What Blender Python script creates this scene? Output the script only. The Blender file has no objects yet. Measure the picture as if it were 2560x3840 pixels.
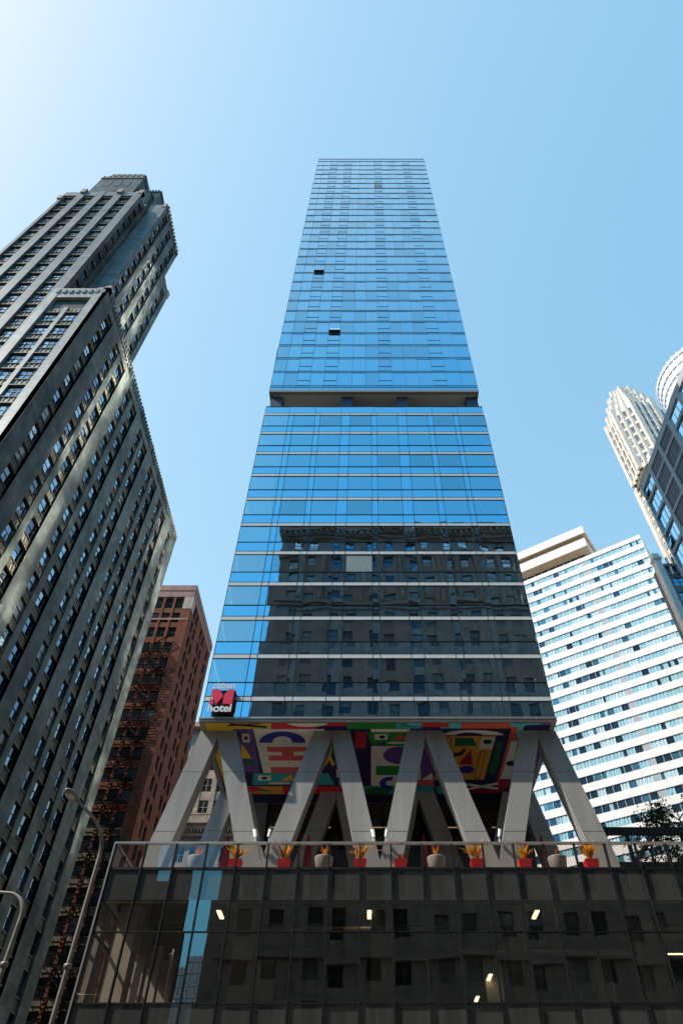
import bpy, math, random
from math import sin, cos, radians, pi, sqrt, hypot
from mathutils import Vector, Matrix
random.seed(11)
R = random.Random(5)
sc = bpy.context.scene
col = sc.collection

# ------------------------------------------------------------------ camera
CAM = Vector((0, 0, 1.6))
ELEV = math.atan2(2500, 2208)
cam = bpy.data.cameras.new("camera")
cam.lens = 2500 / 3840 * 36
cam.sensor_width = 36
cam.sensor_fit = 'AUTO'
cam.shift_x = -101 / 3840
cam.clip_start = 0.1
cam.clip_end = 6000
camo = bpy.data.objects.new("camera", cam)
col.objects.link(camo)
camo.location = CAM
camo.rotation_euler = (pi / 2 + ELEV, 0, 0)
sc.camera = camo

def project(p):
    d = Vector(p) - CAM
    f = d.y * cos(ELEV) + d.z * sin(ELEV)
    up = -d.y * sin(ELEV) + d.z * cos(ELEV)
    if f < 0.1:
        return None
    return 1381 + 2500 * d.x / f, 1920 - 2500 * up / f

def seen_area(pts):
    q = [project(p) for p in pts]
    if any(a is None for a in q):
        return 0
    xs = [a[0] for a in q]; ys = [a[1] for a in q]
    if max(xs) < 0 or min(xs) > 2560 or max(ys) < 0 or min(ys) > 3840:
        return 0
    return (max(xs) - min(xs)) * (max(ys) - min(ys))

# ------------------------------------------------------------------ materials
def new_mat(name):
    m = bpy.data.materials.new(name)
    m.use_nodes = True
    n = m.node_tree.nodes
    n.clear()
    out = n.new('ShaderNodeOutputMaterial')
    return m, n, m.node_tree.links, out

def c4(c):
    return (c[0], c[1], c[2], 1)

def wall_vector(n, l):
    g = n.new('ShaderNodeNewGeometry')
    s = n.new('ShaderNodeSeparateXYZ'); l.new(g.outputs['Position'], s.inputs[0])
    a = n.new('ShaderNodeMath'); a.operation = 'ADD'
    l.new(s.outputs[0], a.inputs[0]); l.new(s.outputs[1], a.inputs[1])
    c = n.new('ShaderNodeCombineXYZ')
    l.new(a.outputs[0], c.inputs[0]); l.new(s.outputs[2], c.inputs[1])
    return g, c

def stone(name, color, var=0.25, scale=0.6, rough=0.8, blocks=None, mortar=0.6, bump=0.02, streak=0.25, spec=0.3, blockvar=0.12, dapple=None):
    """weathered masonry: block joints, block-to-block variation, rain streaks, fine grain"""
    m, n, l, out = new_mat(name)
    p = n.new('ShaderNodeBsdfPrincipled')
    p.inputs['Roughness'].default_value = rough
    p.inputs['Specular IOR Level'].default_value = spec
    l.new(p.outputs[0], out.inputs[0])
    g, wv = wall_vector(n, l)
    n1 = n.new('ShaderNodeTexNoise'); n1.inputs['Scale'].default_value = scale; n1.inputs['Detail'].default_value = 6
    l.new(g.outputs['Position'], n1.inputs['Vector'])
    r1 = n.new('ShaderNodeMapRange'); r1.inputs[1].default_value = 0.3; r1.inputs[2].default_value = 0.7
    r1.inputs[3].default_value = 1 - var; r1.inputs[4].default_value = 1 + var
    l.new(n1.outputs[0], r1.inputs[0])
    mp = n.new('ShaderNodeMapping'); mp.inputs['Scale'].default_value = (1.3, 0.06, 1)
    l.new(wv.outputs[0], mp.inputs[0])
    n2 = n.new('ShaderNodeTexNoise'); n2.inputs['Scale'].default_value = 1.0; n2.inputs['Detail'].default_value = 5
    l.new(mp.outputs[0], n2.inputs['Vector'])
    r2 = n.new('ShaderNodeMapRange'); r2.inputs[1].default_value = 0.3; r2.inputs[2].default_value = 0.75
    r2.inputs[3].default_value = 1 - streak; r2.inputs[4].default_value = 1 + streak * 0.5
    l.new(n2.outputs[0], r2.inputs[0])
    mu = n.new('ShaderNodeMath'); mu.operation = 'MULTIPLY'
    l.new(r1.outputs[0], mu.inputs[0]); l.new(r2.outputs[0], mu.inputs[1])
    if dapple:  # broad patches painted into the colour to suggest dapples of reflected sun
        ns = n.new('ShaderNodeTexNoise'); ns.inputs['Scale'].default_value = dapple[0]; ns.inputs['Detail'].default_value = 4; ns.inputs['Distortion'].default_value = 0.6
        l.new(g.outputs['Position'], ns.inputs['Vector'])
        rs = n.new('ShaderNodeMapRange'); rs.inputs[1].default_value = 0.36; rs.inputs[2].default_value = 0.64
        rs.inputs[3].default_value = dapple[1]; rs.inputs[4].default_value = dapple[2]
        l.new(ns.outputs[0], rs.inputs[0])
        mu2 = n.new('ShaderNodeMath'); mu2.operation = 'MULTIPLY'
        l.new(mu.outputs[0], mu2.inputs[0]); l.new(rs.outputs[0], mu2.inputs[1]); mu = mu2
    base = n.new('ShaderNodeRGB'); base.outputs[0].default_value = c4(color)
    cur = base.outputs[0]
    height = n1.outputs[0]
    if blocks:
        b = n.new('ShaderNodeTexBrick')
        b.inputs['Color1'].default_value = c4([x * (1 - blockvar) for x in color])
        b.inputs['Color2'].default_value = c4([min(1, x * (1 + blockvar)) for x in color])
        b.inputs['Mortar'].default_value = c4([x * mortar for x in color])
        b.inputs['Scale'].default_value = 1
        b.inputs['Brick Width'].default_value = blocks[0]
        b.inputs['Row Height'].default_value = blocks[1]
        b.inputs['Mortar Size'].default_value = blocks[2]
        l.new(wv.outputs[0], b.inputs['Vector'])
        cur = b.outputs[0]
    mx = n.new('ShaderNodeVectorMath'); mx.operation = 'SCALE'
    l.new(cur, mx.inputs[0]); l.new(mu.outputs[0], mx.inputs['Scale'])
    l.new(mx.outputs[0], p.inputs['Base Color'])
    bp = n.new('ShaderNodeBump'); bp.inputs['Strength'].default_value = 0.6; bp.inputs['Distance'].default_value = bump
    n3 = n.new('ShaderNodeTexNoise'); n3.inputs['Scale'].default_value = 3; n3.inputs['Detail'].default_value = 6
    l.new(g.outputs['Position'], n3.inputs['Vector'])
    l.new(n3.outputs[0], bp.inputs['Height'])
    l.new(bp.outputs[0], p.inputs['Normal'])
    return m

def plain(name, color, rough=0.5, metal=0.0, var=0.08, scale=2.0, spec=0.5):
    m, n, l, out = new_mat(name)
    p = n.new('ShaderNodeBsdfPrincipled')
    p.inputs['Roughness'].default_value = rough
    p.inputs['Metallic'].default_value = metal
    p.inputs['Specular IOR Level'].default_value = spec
    g = n.new('ShaderNodeNewGeometry')
    t = n.new('ShaderNodeTexNoise'); t.inputs['Scale'].default_value = scale; t.inputs['Detail'].default_value = 5
    l.new(g.outputs['Position'], t.inputs['Vector'])
    r = n.new('ShaderNodeMapRange'); r.inputs[1].default_value = 0.3; r.inputs[2].default_value = 0.7
    r.inputs[3].default_value = 1 - var; r.inputs[4].default_value = 1 + var
    l.new(t.outputs[0], r.inputs[0])
    base = n.new('ShaderNodeRGB'); base.outputs[0].default_value = c4(color)
    mx = n.new('ShaderNodeVectorMath'); mx.operation = 'SCALE'
    l.new(base.outputs[0], mx.inputs[0]); l.new(r.outputs[0], mx.inputs['Scale'])
    l.new(mx.outputs[0], p.inputs['Base Color'])
    l.new(p.outputs[0], out.inputs[0])
    return m

def glazing(name, gloss=(0.8, 0.9, 1), ior=2.0, trans=None, base=(0.02, 0.03, 0.04), rough=0.0, wave=0.004, wscale=0.5, gain=1.0, add=0.0, dirt=0.0, graze=None):
    """coated glass: Fresnel-weighted mirror over a see-through (trans) or dark (base) body, slightly wavy, a little dusty"""
    m, n, l, out = new_mat(name)
    g = n.new('ShaderNodeNewGeometry')
    t = n.new('ShaderNodeTexNoise'); t.inputs['Scale'].default_value = wscale; t.inputs['Detail'].default_value = 1.5
    l.new(g.outputs['Position'], t.inputs['Vector'])
    bp = n.new('ShaderNodeBump'); bp.inputs['Strength'].default_value = 1; bp.inputs['Distance'].default_value = wave
    l.new(t.outputs[0], bp.inputs['Height'])
    gl = n.new('ShaderNodeBsdfGlossy'); gl.inputs['Color'].default_value = c4(gloss); gl.inputs['Roughness'].default_value = rough
    l.new(bp.outputs[0], gl.inputs['Normal'])
    if graze:
        lw = n.new('ShaderNodeLayerWeight'); lw.inputs[0].default_value = 0.5
        lr = n.new('ShaderNodeMapRange'); lr.inputs[1].default_value = 0.3; lr.inputs[2].default_value = 0.78
        l.new(lw.outputs['Facing'], lr.inputs[0])
        gm = n.new('ShaderNodeMix'); gm.data_type = 'RGBA'
        gm.inputs[6].default_value = c4(gloss); gm.inputs[7].default_value = c4(graze)
        l.new(lr.outputs[0], gm.inputs[0]); l.new(gm.outputs[2], gl.inputs['Color'])
    if trans:
        b = n.new('ShaderNodeBsdfTransparent'); b.inputs[0].default_value = c4(trans)
    else:
        b = n.new('ShaderNodeBsdfDiffuse'); b.inputs[0].default_value = c4(base)
    if dirt:
        dt = n.new('ShaderNodeTexNoise'); dt.inputs['Scale'].default_value = 1.5; dt.inputs['Detail'].default_value = 8
        mpp = n.new('ShaderNodeMapping'); mpp.inputs['Scale'].default_value = (3.0, 3.0, 0.35)
        l.new(g.outputs['Position'], mpp.inputs[0]); l.new(mpp.outputs[0], dt.inputs['Vector'])
        dr = n.new('ShaderNodeMapRange'); dr.inputs[1].default_value = 0.45; dr.inputs[2].default_value = 0.8
        dr.inputs[3].default_value = dirt * 0.3; dr.inputs[4].default_value = dirt
        l.new(dt.outputs[0], dr.inputs[0])
        dd = n.new('ShaderNodeBsdfDiffuse'); dd.inputs[0].default_value = (0.45, 0.44, 0.4, 1)
        dm = n.new('ShaderNodeMixShader'); l.new(dr.outputs[0], dm.inputs[0])
        l.new(b.outputs[0], dm.inputs[1]); l.new(dd.outputs[0], dm.inputs[2])
        b = dm
    f = n.new('ShaderNodeFresnel'); f.inputs['IOR'].default_value = ior
    l.new(bp.outputs[0], f.inputs['Normal'])
    fm = n.new('ShaderNodeMath'); fm.operation = 'MULTIPLY_ADD'; fm.use_clamp = True
    fm.inputs[1].default_value = gain; fm.inputs[2].default_value = add
    l.new(f.outputs[0], fm.inputs[0])
    mx = n.new('ShaderNodeMixShader')
    l.new(fm.outputs[0], mx.inputs[0]); l.new(b.outputs[0], mx.inputs[1]); l.new(gl.outputs[0], mx.inputs[2])
    l.new(mx.outputs[0], out.inputs[0])
    return m

def lamp_mat(name, color, strength):
    m, n, l, out = new_mat(name)
    e = n.new('ShaderNodeEmission'); e.inputs[0].default_value = c4(color); e.inputs[1].default_value = strength
    l.new(e.outputs[0], out.inputs[0])
    return m

def leafy(name, color, trans=0.3, var=0.4):
    m, n, l, out = new_mat(name)
    g = n.new('ShaderNodeNewGeometry')
    t = n.new('ShaderNodeTexNoise'); t.inputs['Scale'].default_value = 4
    l.new(g.outputs['Position'], t.inputs['Vector'])
    r = n.new('ShaderNodeMapRange'); r.inputs[1].default_value = 0.3; r.inputs[2].default_value = 0.7
    r.inputs[3].default_value = 1 - var; r.inputs[4].default_value = 1 + var
    l.new(t.outputs[0], r.inputs[0])
    base = n.new('ShaderNodeRGB'); base.outputs[0].default_value = c4(color)
    mx = n.new('ShaderNodeVectorMath'); mx.operation = 'SCALE'
    l.new(base.outputs[0], mx.inputs[0]); l.new(r.outputs[0], mx.inputs['Scale'])
    d = n.new('ShaderNodeBsdfDiffuse'); tr = n.new('ShaderNodeBsdfTranslucent')
    l.new(mx.outputs[0], d.inputs[0]); l.new(mx.outputs[0], tr.inputs[0])
    ms = n.new('ShaderNodeMixShader'); ms.inputs[0].default_value = trans
    l.new(d.outputs[0], ms.inputs[1]); l.new(tr.outputs[0], ms.inputs[2])
    l.new(ms.outputs[0], out.inputs[0])
    return m

# ------------------------------------------------------------------ mesh helpers
class MB:
    def __init__(s):
        s.v = []; s.f = []; s.mi = []; s.mats = []; s.sm = []
    def m(s, mat):
        if mat not in s.mats:
            s.mats.append(mat)
        return s.mats.index(mat)
    def face(s, pts, mat, smooth=False):
        b = len(s.v)
        s.v += [tuple(p) for p in pts]
        s.f.append(tuple(range(b, b + len(pts)))); s.mi.append(s.m(mat)); s.sm.append(smooth)
    def hexa(s, c, mat):
        b = len(s.v); s.v += [tuple(p) for p in c]; k = s.m(mat)
        for q in ((0, 3, 2, 1), (4, 5, 6, 7), (0, 1, 5, 4), (1, 2, 6, 5), (2, 3, 7, 6), (3, 0, 4, 7)):
            s.f.append(tuple(b + i for i in q)); s.mi.append(k); s.sm.append(False)
    def box(s, x0, x1, y0, y1, z0, z1, mat):
        s.hexa([(x0, y0, z0), (x1, y0, z0), (x1, y1, z0), (x0, y1, z0), (x0, y0, z1), (x1, y0, z1), (x1, y1, z1), (x0, y1, z1)], mat)
    def fbox(s, F, a0, a1, d0, d1, z0, z1, mat):
        s.hexa([F(a0, d1, z0), F(a1, d1, z0), F(a1, d0, z0), F(a0, d0, z0), F(a0, d1, z1), F(a1, d1, z1), F(a1, d0, z1), F(a0, d0, z1)], mat)
    def prism(s, poly, fn, lo, hi, mat):
        """poly: 2-D points; fn(p, t) -> 3-D point; lo/hi the two values of t"""
        n = len(poly); b = len(s.v); k = s.m(mat)
        s.v += [tuple(fn(p, lo)) for p in poly] + [tuple(fn(p, hi)) for p in poly]
        s.f.append(tuple(b + i for i in reversed(range(n)))); s.f.append(tuple(b + n + i for i in range(n)))
        s.mi += [k, k]; s.sm += [False, False]
        for i in range(n):
            j = (i + 1) % n
            s.f.append((b + i, b + j, b + n + j, b + n + i)); s.mi.append(k); s.sm.append(False)
    def tube(s, path, rad, mat, n=10):
        path = [Vector(p) for p in path]
        if not isinstance(rad, (list, tuple)):
            rad = [rad] * len(path)
        b = len(s.v); k = s.m(mat)
        up = Vector((0.13, 0.99, 0.07))
        for i, p in enumerate(path):
            t = (path[min(i + 1, len(path) - 1)] - path[max(i - 1, 0)]).normalized()
            u = t.cross(up)
            if u.length < 1e-3:
                u = t.cross(Vector((1, 0, 0)))
            u.normalize(); w = t.cross(u)
            for j in range(n):
                a = 2 * pi * j / n
                s.v.append(tuple(p + (u * cos(a) + w * sin(a)) * rad[i]))
        for i in range(len(path) - 1):
            for j in range(n):
                q = (j + 1) % n
                s.f.append((b + i * n + j, b + i * n + q, b + (i + 1) * n + q, b + (i + 1) * n + j)); s.mi.append(k); s.sm.append(True)
        s.f.append(tuple(b + j for j in range(n))); s.f.append(tuple(b + (len(path) - 1) * n + j for j in range(n)))
        s.mi += [k, k]; s.sm += [False, False]
    def lathe(s, cx, cy, prof, mat, n=24, smooth=True):
        b = len(s.v); k = s.m(mat)
        for r, z in prof:
            for j in range(n):
                a = 2 * pi * j / n
                s.v.append((cx + r * cos(a), cy + r * sin(a), z))
        for i in range(len(prof) - 1):
            for j in range(n):
                q = (j + 1) % n
                s.f.append((b + i * n + j, b + i * n + q, b + (i + 1) * n + q, b + (i + 1) * n + j)); s.mi.append(k); s.sm.append(smooth)
        s.f.append(tuple(b + j for j in reversed(range(n)))); s.f.append(tuple(b + (len(prof) - 1) * n + j for j in range(n)))
        s.mi += [k, k]; s.sm += [False, False]
    def ball(s, c, r, mat, n=12, k=7, sx=1, sy=1, sz=1, M=None):
        b = len(s.v); mi = s.m(mat); c = Vector(c)
        for i in range(k + 1):
            th = pi * i / k
            for j in range(n):
                a = 2 * pi * j / n
                p = Vector((r * sx * sin(th) * cos(a), r * sy * sin(th) * sin(a), r * sz * cos(th)))
                if M: p = M @ p
                s.v.append(tuple(c + p))
        for i in range(k):
            for j in range(n):
                q = (j + 1) % n
                s.f.append((b + i * n + j, b + (i + 1) * n + j, b + (i + 1) * n + q, b + i * n + q)); s.mi.append(mi); s.sm.append(True)
    def extend(s, o):
        b = len(s.v); mp = [s.m(x) for x in o.mats]
        s.v += o.v
        s.f += [tuple(b + i for i in f) for f in o.f]
        s.mi += [mp[i] for i in o.mi]; s.sm += o.sm
    def build(s, name, parent=None, off=None):
        me = bpy.data.meshes.new(name)
        if off is None:
            off = parent.location if parent else Vector((0, 0, 0))
            if parent and parent.get('_rot'):
                off = Vector((0, 0, 0))
        if parent and parent.parent:
            off = parent.parent.location if not parent.parent.get('_rot') else Vector((0, 0, 0))
        ox, oy, oz = off
        me.from_pydata([(x - ox, y - oy, z - oz) for x, y, z in s.v], [], s.f)
        for x in s.mats:
            me.materials.append(x)
        me.polygons.foreach_set('material_index', s.mi)
        me.polygons.foreach_set('use_smooth', s.sm)
        me.update()
        o = bpy.data.objects.new(name, me)
        col.objects.link(o)
        if parent:
            o.parent = parent
        return o

def thing(name, label, cat, loc, group=None, rot=None):
    o = bpy.data.objects.new(name, None)
    o.empty_display_size = 1
    col.objects.link(o)
    o.location = loc
    if rot is not None:
        o.rotation_euler = (0, 0, rot); o['_rot'] = 1
    o['label'] = label; o['category'] = cat
    if group: o['group'] = group
    return o

def tag(o, label, cat, group=None):
    o['label'] = label; o['category'] = cat
    if group: o['group'] = group
    return o

def clone(root, loc, label):
    r = root.copy(); col.objects.link(r); r.location = loc; r['label'] = label
    for ch in list(root.children):
        c = ch.copy(); col.objects.link(c); c.parent = r
        for g in list(ch.children):
            d = g.copy(); col.objects.link(d); d.parent = c
    return r

def structure(o):
    o['kind'] = 'structure'
    return o

def many(root, items, name, rest, to_world=None, most=100, label=None):
    """items: (MB, corner points). The largest in the picture become parts of their own, the rest one part"""
    tw = to_world or (lambda p: p)
    ranked = sorted(items, key=lambda it: -seen_area([tw(p) for p in it[1]]))
    for it in ranked[:most]:
        it[0].build(name, root)
    if len(ranked) > most:
        acc = MB()
        for it in ranked[most:]:
            acc.extend(it[0])
        o = acc.build(rest, root)
        o['kind'] = 'stuff'

def face_front(y0):
    return lambda a, d, z: (a, y0 - d, z)
def face_left(x0):
    return lambda a, d, z: (x0 - d, a, z)
def face_right(x0):
    return lambda a, d, z: (x0 + d, a, z)
def face_back(y0):
    return lambda a, d, z: (a, y0 + d, z)
def face_dir(o, u, nrm):
    return lambda a, d, z: (o[0] + u[0] * a + nrm[0] * d, o[1] + u[1] * a + nrm[1] * d, z)

def pane(mb, F, a0, a1, z0, z1, d, mat, tilt=0.0):
    """one glass sheet, hung a hair out of true"""
    t = [R.uniform(-tilt, tilt) for _ in range(3)]
    w, h = a1 - a0, z1 - z0
    mb.face([F(a0, d, z0), F(a1, d + t[0] * w, z0), F(a1, d + t[0] * w + t[1] * h, z1), F(a0, d + t[1] * h, z1)], mat)

def window(F, a0, a1, z0, z1, d, glass, frame, lites=1, sash=True, t=0.07, tilt=0.02, depth=0.07):
    """a window: frame bars, meeting rail, glass sheets"""
    mb = MB()
    mb.fbox(F, a0, a0 + t, d, d + depth, z0, z1, frame)
    mb.fbox(F, a1 - t, a1, d, d + depth, z0, z1, frame)
    mb.fbox(F, a0 + t, a1 - t, d, d + depth, z1 - t, z1, frame)
    mb.fbox(F, a0 + t, a1 - t, d, d + depth * 1.6, z0, z0 + t, frame)
    w = (a1 - a0 - 2 * t) / lites
    zm = (z0 + z1) / 2
    for i in range(lites):
        b0 = a0 + t + i * w; b1 = b0 + w
        if i:
            mb.fbox(F, b0 - t * 0.6, b0 + t * 0.6, d, d + depth * 0.9, z0 + t, z1 - t, frame)
        if sash:
            mb.fbox(F, b0, b1, d, d + depth * 0.8, zm - 0.03, zm + 0.03, frame)
            g2 = glass() if callable(glass) else glass
            g1 = g2 if R.random() < 0.7 else (glass() if callable(glass) else glass)
            pane(mb, F, b0, b1, zm, z1 - t, d + 0.03, g1, tilt)
            pane(mb, F, b0, b1, z0 + t, zm, d + 0.015, g2, tilt)
        else:
            pane(mb, F, b0, b1, z0 + t, z1 - t, d + 0.02, glass() if callable(glass) else glass, tilt)
    return mb, [F(a0, d, z0), F(a1, d, z0), F(a1, d, z1), F(a0, d, z1)]

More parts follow.
